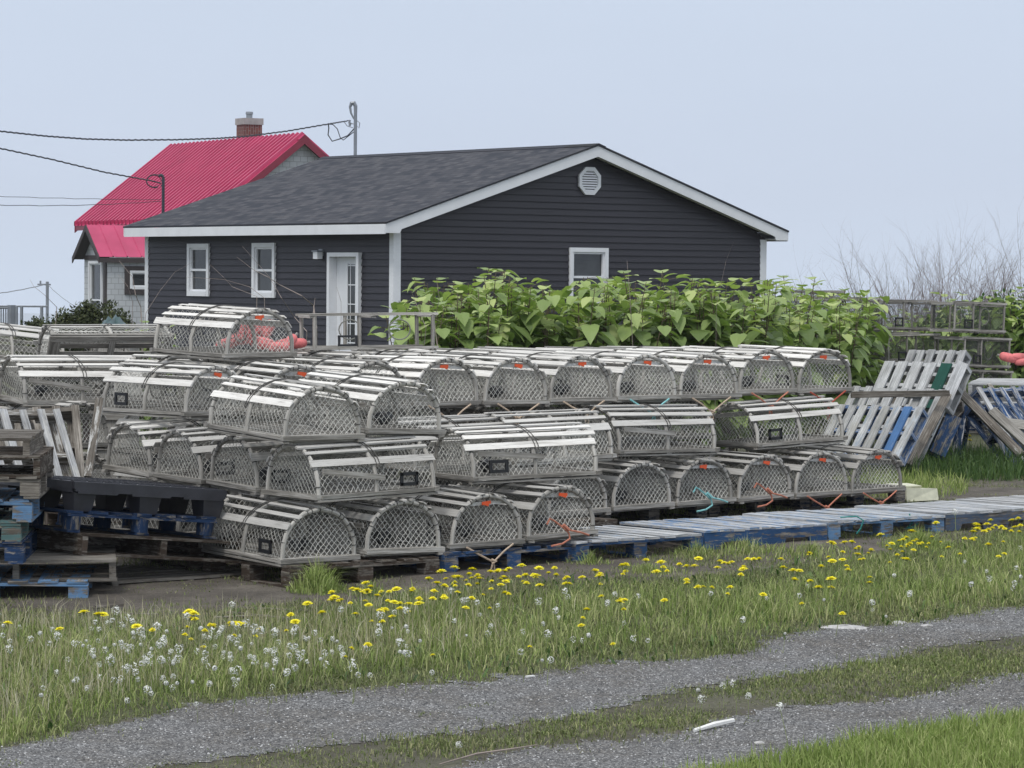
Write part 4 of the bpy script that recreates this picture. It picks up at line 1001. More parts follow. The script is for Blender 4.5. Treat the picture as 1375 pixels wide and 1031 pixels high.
# square traps of thin poles and wire
def square_trap(k, L=1.0, W=.55, H=.32):
    random.seed(300+k); t = thing('square_trap', 'old square lath trap', 'lobster trap')
    q = MB()
    for sz in (.02, H):
        for sx in (-1, 1): q.beam((sx*W/2, -L/2-.03, sz+random.uniform(-.006, .006)), (sx*W/2, L/2+.03, sz+random.uniform(-.006, .006)), .035, .022, jit=.003)
        for sy in (-1, 0, 1): q.beam((-W/2, sy*L/2, sz-.018), (W/2, sy*L/2, sz-.018), .035, .02, jit=.003)
    for i in range(4): q.beam((-W/2+.08+i*.13, -L/2, .012), (-W/2+.08+i*.13, L/2, .012), .04, .01, jit=.002)
    q.build('frame', M['frame'], t)
    for sy in (-1, -.25, 1):
        for sx in (-1, 1): q = MB(); q.tube([(sx*W/2, sy*L/2*.97, .0), (sx*W/2+random.uniform(-.01, .01), sy*L/2*.97, H)], .017, 6); q.build('post', M['frame'], t)
    q = MB()
    netgrid(q, lambda u, v: Vector((u, -L/2, v)), lambda u, v: abs(u) < W/2 and .02 < v < H, -W/2, W/2, .02, H, .017, .017, .0021)
    q.build('end_net', M['net_dark'], t); q = MB()
    netgrid(q, lambda u, v: Vector((u, L/2, v)), lambda u, v: abs(u) < W/2 and .02 < v < H, -W/2, W/2, .02, H, .017, .017, .0021)
    q.build('end_net', M['net_dark'], t)
    for sx in (-1, 1):
        q = MB(); netgrid(q, lambda u, v: Vector((sx*W/2, u, v)), lambda u, v: abs(u) < L/2 and .02 < v < H, -L/2, L/2, .02, H, .017, .017, .0021); q.build('side_net', M['net_dark'], t)
    for (y, x) in ((.25, .1), (-.12, -.1)):
        q = MB(); q.tube([(x, y+.09*math.cos(R(20*i)), .18+.09*math.sin(R(20*i))) for i in range(19)], .006, 5); q.build('entrance_ring', M['ring'], t)
    q = MB(); xx = W/2+.012
    for (dy, dz, wy_, wz) in ((0, .04, .16, .018), (0, -.04, .16, .018), (-.07, 0, .018, .09), (.07, 0, .018, .09)): q.box((xx, -.42+.2+dy, .09+dz), (.016, wy_, wz))
    q.build('escape_vent', M['black'], t)
    return t
SQ = square_trap(0)
def put_sq(x, y, z, yaw, pitch, roll, sl, label, first=False):
    o = SQ if first else copy_fast(SQ)
    KIDS.setdefault(SQ, [(c, list(c.children)) for c in SQ.children])
    o.location = (x, y, z); o.rotation_euler = (Matrix.Rotation(R(yaw), 3, 'Z') @ Matrix.Rotation(R(pitch), 3, 'X') @ Matrix.Rotation(R(roll), 3, 'Y')).to_euler(); o.scale = (1, sl, 1)
    tag(o, label, 'lobster trap', 'old square traps'); return o
o = copy_fast(SQ, ('side_net', 'end_net')); o.location = (-1.16, 23.75, tz(23.6, 4)-.01); o.rotation_euler = (Matrix.Rotation(R(-75), 3, 'Z') @ Matrix.Rotation(R(.8), 3, 'X')).to_euler(); o.scale = (1, .98, .88); tag(o, 'open square lath trap on top in front of the green leaves and the white door', 'lobster trap', 'old square traps')
z4 = at(1218, 443, 33.5).z
SQF = [True]
def sqrow(zz, lab):
    for k, (x, y, yaw, dz, rl, l_) in enumerate(((3.62, 33.4, -80, .03, 0, 'left'), (4.36, 33.2, -82, 0, 0, 'middle'), (5.05, 32.9, -74, -.02, 3, 'right'))):
        random.seed(int(zz*1000)+k); put_sq(x+random.uniform(-.05, .05), y+random.uniform(-.1, .15), zz+dz+random.uniform(-.01, .02), yaw+random.uniform(2, 16), -1.5*(k == 2)+random.uniform(-1.5, 1.5), random.uniform(-2, 2), .62 if k else .85, 'old square trap in the %s layer of the far right pile, %s column' % (lab, l_), SQF.pop() if SQF else False)
for zz, lab in ((z4, 'top'), (z4-.37, 'third'), (z4-.74, 'second'), (z4-1.11, 'bottom')): sqrow(zz, lab)
put_sq(3.45, 34.3, z4+.10, -84, 0, 0, .62, 'old square trap lying above the top layer of the far right pile')

# ------------------------------------------------------------------ pallets
BLUE = (.035, .095, .22, .66); LBLUE = (.14, .27, .46, .62); GREY = (.25, .235, .21, .55); BROWN = (.075, .055, .042, .62); WHITE = (.52, .52, .50, .55); DBLUE = (.02, .05, .125, .7); TEALP = (.12, .22, .22, .6)
RG = 'pallets heaped at the right'
PG = 'wooden pallets lying about the traps'
def frame3(O, A, B):
    """axes with origin O, x towards A, y towards B (made square)"""
    x = (A-O).normalized(); y = (B-O); y = (y-x*y.dot(x)).normalized(); z = x.cross(y)
    return Matrix((x, y, z)).transposed(), O
def pallet(label, colr, O, Mx, Lx=1.22, Ly=1.02, H=.14, nb=7, kind='stringer', name='wooden_pallet', cols=None, notch=True, bw=None, miss=(), deck=None, group=PG, topw=None, bottom=True):
    """O = lower corner, x along the stringers, y along the deck boards"""
    random.seed(sum(map(ord, label)))
    t = bpy.data.objects.new(name, None); col.objects.link(t); tag(t, label, 'pallet', group); t.matrix_world = Matrix.Translation(O) @ Mx.to_4x4()
    def fin(q, nm, c=None, mt='pallet', par=None):
        if mt == 'pallet' and group == RG and max(c or colr) > .35: mt = 'pallet_pale'
        o = q.build(nm, M[mt], par or t); o.color = c or colr; return o
    bt = .018; sh = H-bt*(2 if bottom else 1); zb = bt if bottom else 0
    if kind == 'end':
        for i in range(3):
            q = MB(); q.box((.022+(Lx-.044)*i/2, Ly/2, zb+sh/2), (.042, Ly-.01, sh), jit=.002); fin(q, 'stringer')
        for (z_, nn, nm, n_) in ((H-bt/2, nb, 'deck', 0), (bt/2, 4, 'bottom_deck', 1)):
            q = MB(); b_ = Ly/nn*.75 if not n_ else .095
            for i in range(nn): q.box((Lx/2, b_/2+(Ly-b_)*i/(nn-1), z_+random.uniform(-.001, .002)), (Lx+random.uniform(-.01, .015), b_*random.uniform(.9, 1.05), bt), Matrix.Rotation(random.uniform(-.015, .015), 3, 'Z'), jit=.002)
            fin(q, nm)
        return t
    if kind == 'stringer':
        for i in range(3):
            y = .02+(Ly-.04)*i/2; q = MB(); a = zb; b = zb+sh
            if notch:
                c = [(0, a), (.16, a), (.18, a+sh*.42), (.40, a+sh*.42), (.42, a), (Lx-.42, a), (Lx-.40, a+sh*.42), (Lx-.18, a+sh*.42), (Lx-.16, a), (Lx, a), (Lx, b), (0, b)]
            else: c = [(0, a), (Lx, a), (Lx, b), (0, b)]
            q.prism([(p[0], p[1]) for p in c], y-.02, y+.02); fin(q, 'stringer')
    else:
        for i in range(3):
            for j in range(3):
                q = MB(); cx = .06+(Lx-.12)*i/2; cy = .05+(Ly-.10)*j/2
                if kind == 'round': q.tube([(cx, cy, zb), (cx, cy, zb+sh-.018)], .058, 14)
                else: q.box((cx, cy, zb+(sh-.018)/2), (.12, .095, sh-.018), jit=.003)
                fin(q, 'block')
        q = MB()
        for j in range(3): q.box((Lx/2, .05+(Ly-.10)*j/2, zb+sh-.009), (Lx, .095, .018), jit=.002)
        fin(q, 'stringer_board')
    bw = bw or Lx/nb*.78
    q = MB(); odd = []
    for i in range(nb):
        if i in miss: continue
        cx = bw/2+(Lx-bw)*i/(nb-1); p = (cx+random.uniform(-.006, .006), Ly/2+random.uniform(-.008, .008), H-bt/2+random.uniform(-.001, .003))
        if cols and i in cols:
            q2 = MB(); q2.box(p, (bw, Ly, bt), Matrix.Rotation(random.uniform(-.02, .02), 3, 'Z'), jit=.002); fin(q2, 'deck_board', cols[i]); continue
        q.box(p, (bw*random.uniform(.9, 1.02), Ly, bt), Matrix.Rotation(random.uniform(-.02, .02), 3, 'Z'), jit=.003)
    fin(q, 'deck', deck or colr, 'pallet_pale' if deck else 'pallet')
    if bottom:
        q = MB()
        for i in range(4 if kind == 'stringer' else 3):
            n_ = 3 if kind == 'stringer' else 2
            q.box((.05+(Lx-.10)*i/n_, Ly/2, bt/2), (.095, Ly, bt), jit=.002)
        fin(q, 'bottom_deck')
    return t
def gpal(label, colr, x, y, yaw, z=None, **k):
    z = gz(y)+.004 if z is None else z
    return pallet(label, colr, Vector((x, y, z)), Matrix.Rotation(R(yaw), 3, 'Z') @ Matrix.Rotation(R(-.6), 3, 'X'), **k)
# under the near pile
P0 = atg(392, 800); P1 = atg(773.7, 727, .14); 
gpal('dark brown pallet under the near corner traps', BROWN, -1.42, 19.12, 39, kind='block')
gpal('blue and brown pallet under the tagged near traps, with a white smudge', (.03, .08, .19, .6), -.44, 19.92, 40, kind='block')
e1 = Vector((math.cos(R(41)), math.sin(R(41)), 0))
gpal('dark pallet under the second row, below the sideways near trap', BROWN, -2.15, 19.95, 39); gpal('brown pallet deep under the near pile', BROWN, -1.15, 20.75, 39); gpal('dark pallet behind the tagged near traps', BROWN, -.15, 21.5, 39)
gpal('brown pallet at the back left of the near pile', BROWN, -3.0, 20.5, 39)
# the empty blue row
edge = [atg(u, v, .14) for u, v in ((773.7, 728), (947, 713), (1113, 700.5), (1270, 689.5), (1405, 680))]
rowl = ('first empty blue pallet beside the near traps, two wide openings in its front', 'second empty blue pallet with small notches in its side', 'third empty blue pallet with teal twine on its front', 'fourth empty pallet, whitened deck, near the right edge', 'fifth pallet of the empty row, cut by the right frame edge')
pd = Vector((math.cos(R(43.5)), math.sin(R(43.5)), 0))
for i in range(5):
    p = edge[min(i, 4)]; yaw = math.degrees(math.atan2((edge[min(i+1, 4)]-edge[min(i, 3)]).y, (edge[min(i+1, 4)]-edge[min(i, 3)]).x))
    ln = (edge[min(i+1, 4)]-edge[min(i, 3)]).length
    dk = ((.34, .46, .62, .4), (.20, .34, .58, .5), (.30, .42, .58, .5), (.48, .54, .62, .45), (.45, .5, .54, .3))[i]
    gpal(rowl[i], (BLUE, BLUE, LBLUE, (.12, .17, .26, .6), (.2, .22, .25, .4))[i], p.x, p.y, yaw, Lx=min(1.29, ln-.015), Ly=1.0, nb=9, notch=i in (1, 3, 4), kind='stringer' if i in (1, 3, 4) else 'block', deck=dk, bottom=i not in (1, 3))
# teal twine on the third
q = MB(); p = edge[2]+pd*.28+Vector((.02, -.02, .0)); z0 = p.z
q.tube([p+Vector((-.12, 0, .02)), p+Vector((0, -.02, .03)), p+Vector((.05, -.03, .0)), p+Vector((.03, -.03, -.06)), p+Vector((.0, -.03, -.10))], .006, 5)
q.tube([p+pd*.62+Vector((0, -.03, .02)), p+pd*.62+Vector((.02, -.04, -.05)), p+pd*.62+Vector((-.02, -.04, -.09)), p+pd*.68+Vector((.0, -.04, -.08)), p+pd*.7+Vector((.02, -.04, -.05))], .006, 5)
tag(q.build('twine', M['rope_green']), 'dark teal twine knotted on the front of the third blue pallet', 'rope')
# pallets under the right rows
for i, (lab) in enumerate(('dark pallet under the left end of the lowest right row', 'dark blue pallet under the teal roped trap', 'dark blue pallet under the red roped trap', 'dark pallet under the last traps of the lowest row')):
    b = Vector((.22, 22.54, 0))+Vector((.707, .66, 0))*(1.28*i-.62); gpal(lab, (.02, .035, .07, .5), b.x, b.y, 42.5, Lx=1.2, kind='block')  # near-black colour also paints in the shadow under the trap row
for i in range(3):
    b = Vector((-.35, 23.1, 0))+Vector((.72, .62, 0))*(1.25*i); gpal('dark pallet hidden under the rear row, number %s from the left' % ('one', 'two', 'three')[i], BROWN, b.x, b.y, 40, bottom=False)
gpal('dark pallet hidden under the rear row at its left end', BROWN, -2.9, 21.9, 40, bottom=False)
# left column of pallets
def col_pal(label, c, u, v, y, yaw, tilt=0, pitch=0, Lx=1.22, Ly=1.0, **k):
    """corner given by pixel (u, v) of the top right front corner at depth y"""
    Mx = Matrix.Rotation(R(yaw), 3, 'Z') @ Matrix.Rotation(R(tilt), 3, 'Y') @ Matrix.Rotation(R(pitch), 3, 'X')
    c_ = at(u, v, y); H = k.get('H', .14); O = c_-Mx @ Vector((Lx, 0, H)); return pallet(label, c, O, Mx, Lx, Ly, **k)
def colL(label, c, u, v, y, yaw, tilt=0, pitch=0, Lx=1.22, Ly=1.0, **k):
    Mx = Matrix.Rotation(R(yaw), 3, 'Z') @ Matrix.Rotation(R(tilt), 3, 'Y') @ Matrix.Rotation(R(pitch), 3, 'X')
    c_ = at(u, v, y); H = k.get('H', .14); O = c_-Mx @ Vector((0, 0, H)); return pallet(label, c, O, Mx, Lx, Ly, **k)
col_pal('pale blue pallet lowest at the left frame edge in the dandelions', LBLUE, 118, 780, 18.6, 5, .5, kind='block')
col_pal('grey pallet lying on the pale blue one at left', GREY, 156, 751, 18.75, 8, 0, Lx=1.25, kind='end')
colL('grey pallet flat on the ground right of the pale blue one', (.25, .235, .21, .6), 152, 781, 19.15, 38, 0, 0, Lx=1.18, kind='end')
colL('brown tilted pallet below the blue block pallet', BROWN, 112, 716, 18.95, 40, 5.5, 0, Lx=1.25, kind='end')
colL('dark blue block pallet with round feet under the black plastic one', DBLUE, 92, 685, 18.95, 40, 5, 0, Lx=1.15, kind='round')
for lab, c, u, v, kd in (('grey pallet on top of the left edge column', (.11, .095, .08, .5), 40, 588, 'end'), ('brown pallet second from the top of the left edge column', BROWN, 54, 612, 'end'), ('grey block pallet in the middle of the left edge column', (.10, .09, .075, .4), 53, 640, 'block'),
        ('faded light blue pallet in the left edge column', LBLUE, 43, 671, 'block'), ('greenish pallet in the left edge column', TEALP, 28, 699, 'block'), ('dark blue pallet lowest in the left edge column', DBLUE, 32, 727, 'block')):
    col_pal(lab, c, u, v, 18.45, 4, .3, kind=kd, notch=False, bottom=kd == 'block')
# black plastic pallet
def plastic():
    t = bpy.data.objects.new('plastic_pallet', None); col.objects.link(t); tag(t, 'charcoal plastic pallet with nine feet on top of the blue one', 'pallet')
    Mx = Matrix.Rotation(R(40), 3, 'Z') @ Matrix.Rotation(R(5), 3, 'Y'); Lx, Ly = 1.18, .98; c_ = at(100, 646, 19.0)
    t.matrix_world = Matrix.Translation(c_-Mx @ Vector((0, 0, .19))) @ Mx.to_4x4()
    q = MB(); q.box((Lx/2, Ly/2, .183), (Lx-.02, Ly-.02, .012))
    for k in range(9):
        for j in range(7): q.box((.08+k*.128, .08+j*.137, .192), (.10, .03, .008))
    q.build('deck', M['plastic'], t)
    q = MB()
    for y in (.01, Ly-.01):
        q.box((Lx/2, y, .165), (Lx, .03, .045)); q.box((Lx/2, y-.006*(1 if y < .5 else -1), .136), (Lx-.02, .02, .02))
        for x0 in (.06, .47, .87): q.box((x0+.12, y-.008*(1 if y < .5 else -1), .122), (.30, .02, .018))
    for x in (.01, Lx-.01): q.box((x, Ly/2, .165), (.03, Ly-.04, .045)); q.box((x, Ly/2, .132), (.022, Ly-.05, .03))
    q.build('rim', M['plastic'], t)
    for i in range(3):
        for j in range(3):
            q = MB(); cx, cy = .09+i*(Lx-.18)/2, .08+j*(Ly-.16)/2; a, b = .085, .065
            n0 = len(q.v); q.v += [Vector((cx+sx*h, cy+sy*h*.9, z)) for (h, z) in ((b, 0), (a, .118)) for (sx, sy) in ((-1, -1), (1, -1), (1, 1), (-1, 1))]
            for k in range(4): q.face((n0+k, n0+(k+1) % 4, n0+4+(k+1) % 4, n0+4+k))
            q.face((n0+3, n0+2, n0+1, n0)); q.build('foot', M['plastic'], t)
plastic()
# leaning pallets, left
def lean(label, c, BLp, BRp, TLp, Lx, Ly, dk=1, **k):
    BLp, BRp, TLp = [(p[0], p[1], p[2]*dk) for p in (BLp, BRp, TLp)]; Lx *= dk; Ly *= dk
    O, A, B = at(*BLp), at(*BRp), at(*TLp); Mx, _ = frame3(O, A, B); return pallet(label, c, O-Mx @ Vector((0, 0, k.get('H', .14))), Mx, Lx, Ly, **k)
lean('white peeling slatted pallet leaning behind the left pallets', (.62, .62, .60, .5), (8, 668, 20.2), (125, 668, 20.6), (44, 556, 20.75), .62, .72, nb=5, bw=.055, deck=(.6, .6, .58, .5))
lean('second peeling pallet leaning beneath the long low trap', (.5, .5, .48, .3), (-30, 660, 20.9), (100, 650, 21.0), (-10, 540, 21.4), .75, .7, nb=6, bw=.06)
q = MB(); q.beam(at(118, 640, 20.3), at(134, 535, 20.6), .055, .03, up=(0, -1, 0), jit=.003); o = q.build('post', M['pallet']); o.color = (.6, .6, .58, .5); tag(o, 'upright white peeling board beside the leaning left pallet', 'board')
# leaning pallets, right
RG = 'pallets heaped at the right'
def lean2(label, c, p, Lx, Ly, yaw=-41, inc=49, side=1, **k):
    """leaning pallet given by its lower near corner at pixel and depth p; side 1 extends to the left of it, -1 to the right"""
    cx, sx = math.cos(R(yaw)), math.sin(R(yaw)); x = Vector((cx, sx, 0)); y = Vector((-sx*math.cos(R(inc)), cx*math.cos(R(inc)), math.sin(R(inc))))
    Mx = Matrix((x, y, x.cross(y))).transposed(); O = at(*p)
    if side > 0: O = O-x*Lx
    return pallet(label, c, O-Mx @ Vector((0, 0, k.get('H', .14))), Mx, Lx, Ly, **k)
lean2('blue and white peeling pallet leaning at the right end of the traps', (.10, .20, .42, .6), (1207, 614, 28.3), .98, .62, nb=8, bw=.085, cols={0: WHITE, 1: (.42, .46, .5, .4), 2: WHITE, 4: WHITE, 6: (.10, .22, .46, .85), 7: (.60, .66, .72, .5)}, deck=(.40, .46, .54, .45), group=RG, notch=False)
lean2('grey brown pallet leaning behind the blue and white one', (.40, .37, .33, .2), (1222, 626, 28.9), 1.1, .96, inc=50, nb=8, bw=.085, group=RG, notch=False, cols={7: (.45, .42, .4, .25)}, miss=(2, 5))
lean2('upright pallet with one green board at the top of the heap', (.48, .47, .45, .2), (1272, 548, 29.6), .98, .56, inc=52, nb=6, bw=.125, cols={4: (.02, .09, .07, .9)}, group=RG, notch=False)
lean2('pallet with broken boards behind the green boarded one', (.5, .49, .47, .15), (1284, 505, 30.6), .70, .32, inc=55, nb=6, bw=.085, group=RG, notch=False)
lean2('blue pallet standing in the gap of the heap', DBLUE, (1290, 612, 30.6), .7, .6, yaw=-25, inc=60, nb=5, group=RG, notch=False)
lean2('short grey pallet lying low behind the blue and white one', (.3, .29, .27, .1), (1270, 560, 30.4), .8, .5, yaw=-30, inc=20, nb=5, group=RG, notch=False)
q = MB(); q.beam(at(1272, 530, 29.35), at(1221, 626, 28.75), .09, .06, up=(0, -1, .35), jit=.005); o = q.build('board', M['pallet']); o.color = (.36, .32, .28, .25); tag(o, 'thick brown and grey plank slanting down to the left along the leaning pallets', 'board')
q = MB(); q.beam(at(1292, 488, 29.7), at(1266, 548, 29.3), .11, .04, up=(0, -1, .35), jit=.005); o = q.build('board', M['pallet_pale']); o.color = (.5, .48, .45, .1); tag(o, 'pale worn plank slanting at the right side of the green boarded pallet', 'board')
q = MB(); q.beam(at(1281, 560, 29.7), at(1258, 612, 29.3), .16, .05, up=(0, -1, .35), jit=.005); o = q.build('board', M['pallet']); o.color = (.03, .075, .17, .6); tag(o, 'short blue plank slanting in the shade behind the brown one', 'board')
q = MB(); q.beam(at(1143, 530, 29.1), at(1275, 528, 29.1), .06, .05, up=(0, -1, 0), jit=.004); o = q.build('board', M['pallet']); o.color = (.45, .44, .42, .2); tag(o, 'horizontal grey board laid across the leaning pallets', 'board')
lean('white pallet lying level at the right frame edge', (.5, .5, .48, .35), (1300, 514, 31.5), (1440, 516, 31.2), (1302, 500, 33.5), 1.1, .95, nb=5, kind='end', group=RG, H=.15)
lean('grey pallet under the level white one at the right frame edge', (.5, .5, .47, .3), (1303, 540, 31.3), (1440, 542, 31.0), (1305, 526, 33), 1.1, .9, nb=6, kind='end', group=RG)
lean('blue pallet beneath the right edge heap', DBLUE, (1297, 560, 31.5), (1440, 566, 31.2), (1297, 545, 33), 1.15, .9, nb=6, bw=.09, group=RG, kind='block')
lean2('blue pallet with a peeling board edge sliding down at the right', (.05, .12, .28, .6), (1371, 618, 29.6), 1.1, .92, yaw=40, inc=50, side=-1, nb=7, bw=.06, group=RG, notch=False, cols={0: (.55, .55, .52, .3)})
lean2('dark blue pallet under the sliding one at the right edge', DBLUE, (1362, 622, 30.2), 1.1, .85, yaw=36, inc=42, side=-1, nb=6, group=RG, notch=False)
q = MB(); q.beam(at(1292, 529, 30.1), at(1371, 611, 29.5), .085, .05, up=(0, -1, .3), jit=.004); o = q.build('board', M['pallet']); o.color = (.5, .49, .46, .3); tag(o, 'long weathered board slanting down to the right in front of the heap', 'board')
q = MB(); q.beam(at(1332, 552, 29.5), at(1382, 598, 29.1), .09, .06, up=(0, -1, .3), jit=.004); o = q.build('board', M['frame']); tag(o, 'thick grey beam slanting at the right frame edge', 'board')
q = MB(); q.beam(at(1330, 566, 29.9), at(1400, 573, 29.9), .10, .05, up=(0, -1, .3), jit=.004); o = q.build('board', M['frame']); tag(o, 'short level board under the thick slanting beam', 'board')
q = MB(); q.beam(at(1328, 517, 31.3), at(1338, 530, 31.0), .04, .04, up=(0, -1, .3)); o = q.build('board', M['pallet']); o.color = WHITE; tag(o, 'small white strut between the level pallets at right', 'board')
# pieces lying on the ground
def plank(a, b, w_, h_, label, c=(.55, .54, .5, .2), name='board'):
    q = MB(); q.beam(a, b, w_, h_, jit=.004); o = q.build(name, M['pallet']); o.color = c; tag(o, label, 'board')
plank(atg(455, 770, .02), atg(524, 761, .02), .07, .018, 'grey board on the soil in front of the brown pallet')
for i, (a, b) in enumerate((((305, 822), (398, 832)), ((290, 829), (350, 826)), ((318, 815), (420, 820)), ((100, 822), (212, 825)), ((128, 815), (165, 812)))):
    plank(atg(*a, .012), atg(*b, .012), .03, .012, ('pale split lath on the soil, middle of the scattered three', 'pale split lath on the soil, lowest of the scattered three', 'long pale split lath on the soil, uppermost of the three', 'long pale lath along the grass edge at left', 'short lath splinter by the grey pallet')[i])
q = MB(); a, b = atg(932, 981, .008), atg(985, 967, .03); q.tube([a, a.lerp(b, .5)+Vector((0, 0, .004)), b], [.010, .014, .011], 6); tag(q.build('stick', M['lath']), 'short white stick lying on the gravel track', 'stick')
q = MB(); q.tube([atg(590, 1026, .01), atg(640, 1012, .02), atg(690, 1005, .015), atg(720, 1000, .01)], [.003, .005, .004, .002], 5); tag(q.build('twig', M['twigpale']), 'thin dry twig on the centre strip of the track', 'twig')
q = MB(); q.box(atg(712, 908, .01), (.05, .02, .008), Matrix.Rotation(.6, 3, 'Z')); tag(q.build('wood_chip', M['lath']), 'small white wood chip at the edge of the gravel', 'wood chip')
def rock(u, v, r, label, sq=.4, m=None):
    q = MB(); p = atg(u, v); n, k = 10, 5; n0 = 0
    for j in range(k+1):
        for i in range(n):
            th = math.pi*j/k; ph = 2*math.pi*i/n; rr = r*(1+random.uniform(-.18, .18)); q.v.append(p+Vector((rr*1.3*math.sin(th)*math.cos(ph), rr*math.sin(th)*math.sin(ph), rr*sq*math.cos(th))))
    for j in range(k):
        for i in range(n): q.face((j*n+i, (j+1)*n+i, (j+1)*n+(i+1) % n, j*n+(i+1) % n))
    tag(q.build('rock', m or M['puff'] if m is None else m), label, 'rock')
M['stone'] = flat('pale_stone', (.42, .41, .40), .9, .25, 30)
rock(1135, 845, .11, 'pale flat rock at the edge of the gravel track', .25, M['stone']); rock(1208, 838, .04, 'small pale stone right of the flat rock', .5, M['stone']); rock(1245, 842, .035, 'small whitish stone at the gravel edge, furthest right', .5, M['stone']); rock(1020, 998, .02, 'tiny white stone on the near wheel track', .6, M['stone'])
q = MB(); p = atg(1228, 664, .05); Z = Matrix.Rotation(R(30), 3, 'Z'); q.box(p, (.34, .22, .10), Z, jit=.02); q.box(p+Vector((-.1, 0, .07)), (.24, .2, .03), Z, jit=.015); tag(q.build('foam_block', M['foam']), 'broken pale foam block at the right end of the lowest trap row', 'foam block')

# ------------------------------------------------------------------ buoys and tarp
def buoy(p, r, l, d, label, group, m='buoy'):
    q = MB(); a = Vector(p); d = Vector(d).normalized()
    t_ = [(-.5, .25), (-.46, .6), (-.36, .9), (-.15, 1), (.15, 1), (.36, .9), (.46, .6), (.5, .25)]
    q.tube([a+d*l*x for x, _ in t_], [r*s_ for _, s_ in t_], 14)
    o = q.build('buoy', M[m], smooth=True); tag(o, label, 'buoy', group)
    q = MB(); q.tube([a-d*l*.62, a+d*l*.66], .012, 6); q.build('buoy_stem', M['rope_grey'], o)
BG = 'coral fishing buoys piled behind the traps'
bl = ('leftmost coral buoy behind the single top trap', 'upright coral buoy behind the single top trap', 'coral buoy lying below the upright one', 'dull red buoy between the top trap and the square trap', 'small coral buoy resting low behind the top trap', 'coral buoy seen through the middle of the top trap', 'second upright coral buoy behind the top trap', 'coral buoy low at the right foot of the top trap', 'pale coral buoy low at the left of the coral pile')
for i, (u, v, y, r, l, d) in enumerate(((316, 456, 23.5, .05, .17, (1, .2, .4)), (330, 446, 23.4, .055, .2, (.3, 0, 1)), (352, 461, 23.5, .05, .2, (1, 0, -.2)), (399, 461, 23.6, .04, .16, (1, .3, .1)), (376, 464, 23.4, .045, .18, (.9, 0, .3)), (341, 437, 23.7, .05, .18, (-.5, .2, 1)), (358, 444, 23.8, .05, .19, (.5, .4, 1)), (388, 460, 23.3, .042, .17, (.5, .5, .6)), (303, 462, 23.6, .045, .16, (1, 0, .2)))):
    buoy(at(u, v, y), r, l, d, bl[i], BG)
for i, (u, v, r, l, d) in enumerate(((1354, 480, .05, .2, (1, 0, -.25)), (1374, 485, .045, .2, (1, 0, .1)), (1368, 479, .04, .18, (1, .2, 0)))):
    buoy(at(u, v, 32.4), r, l, d, ('coral buoy on the heap at the right frame edge, nearest the square traps', 'coral buoy cut by the right frame edge, lowest', 'small coral buoy behind the other two at the right edge')[i], 'coral buoys on the right heap')
q = MB(); n = 9
for i in range(n):
    for j in range(6):
        u = 135+(176-135)*i/(n-1); y = 26+j*.12; p = at(u, 437, y); h = .11*math.sin(math.pi*min(1, (i+.6)/n*1.1))*(1-abs(j-2.5)/3.2)*(1+.35*math.sin(i*2.3+j*1.7)); q.v.append(p+Vector((0, 0, h-.02)))
for i in range(n-1):
    for j in range(5): q.face((i*6+j, (i+1)*6+j, (i+1)*6+j+1, i*6+j+1))
tag(q.build('tarp', M['tarp']), 'crumpled dark green tarp in front of the round dark bush', 'tarp')
q = MB(); b = at(155, 437, 26.3); q.box(Vector((b.x, b.y, b.z/2-.03)), (.34, .7, b.z-.04)); 
for k in range(5): q.box(Vector((b.x, b.y-.36, .15+k*.26)), (.36, .02, .08))
tag(q.build('crate_stack', M['hoop']), 'grey crate stack carrying the green tarp', 'crate')

# ------------------------------------------------------------------ knotweed hedge and shrubs
def leafpts(q, base, d, up, ln, wd, u, fold=.25, droop=.35):
    """heart-shaped leaf, folded along its midrib and drooping"""
    d = Vector(d).normalized(); s_ = d.cross(Vector(up)).normalized(); n_ = s_.cross(d)
    n0 = len(q.v); rows = ((0, .0), (.0, .30), (.22, .50), (.5, .44), (.78, .22))
    mid = []
    for f in (0, .22, .5, .78, 1.0):
        mid.append(base+d*ln*f-n_*0+Vector((0, 0, -droop*ln*f*f)))
    q.v += mid
    L_, R_ = [], []
    for (f, w_) in ((-.06, .24), (.2, .5), (.5, .43), (.78, .22)):
        c = base+d*ln*f+Vector((0, 0, -droop*ln*max(0, f)**2))
        L_.append(len(q.v)); q.v.append(c+s_*wd*w_+n_*wd*w_*fold*2*.5)
        R_.append(len(q.v)); q.v.append(c-s_*wd*w_+n_*wd*w_*fold*2*.5)
    uv = [(u, 0)]*4
    for A, flip in ((L_, False), (R_, True)):
        fs = [(n0, A[0], A[1], n0+1), (n0+1, A[1], A[2], n0+2), (n0+2, A[2], A[3], n0+3)]
        for f in fs: q.face(f[::-1] if flip else f, uv)
        f = (n0+3, A[3], n0+4); q.face(f[::-1] if flip else f, uv[:3])
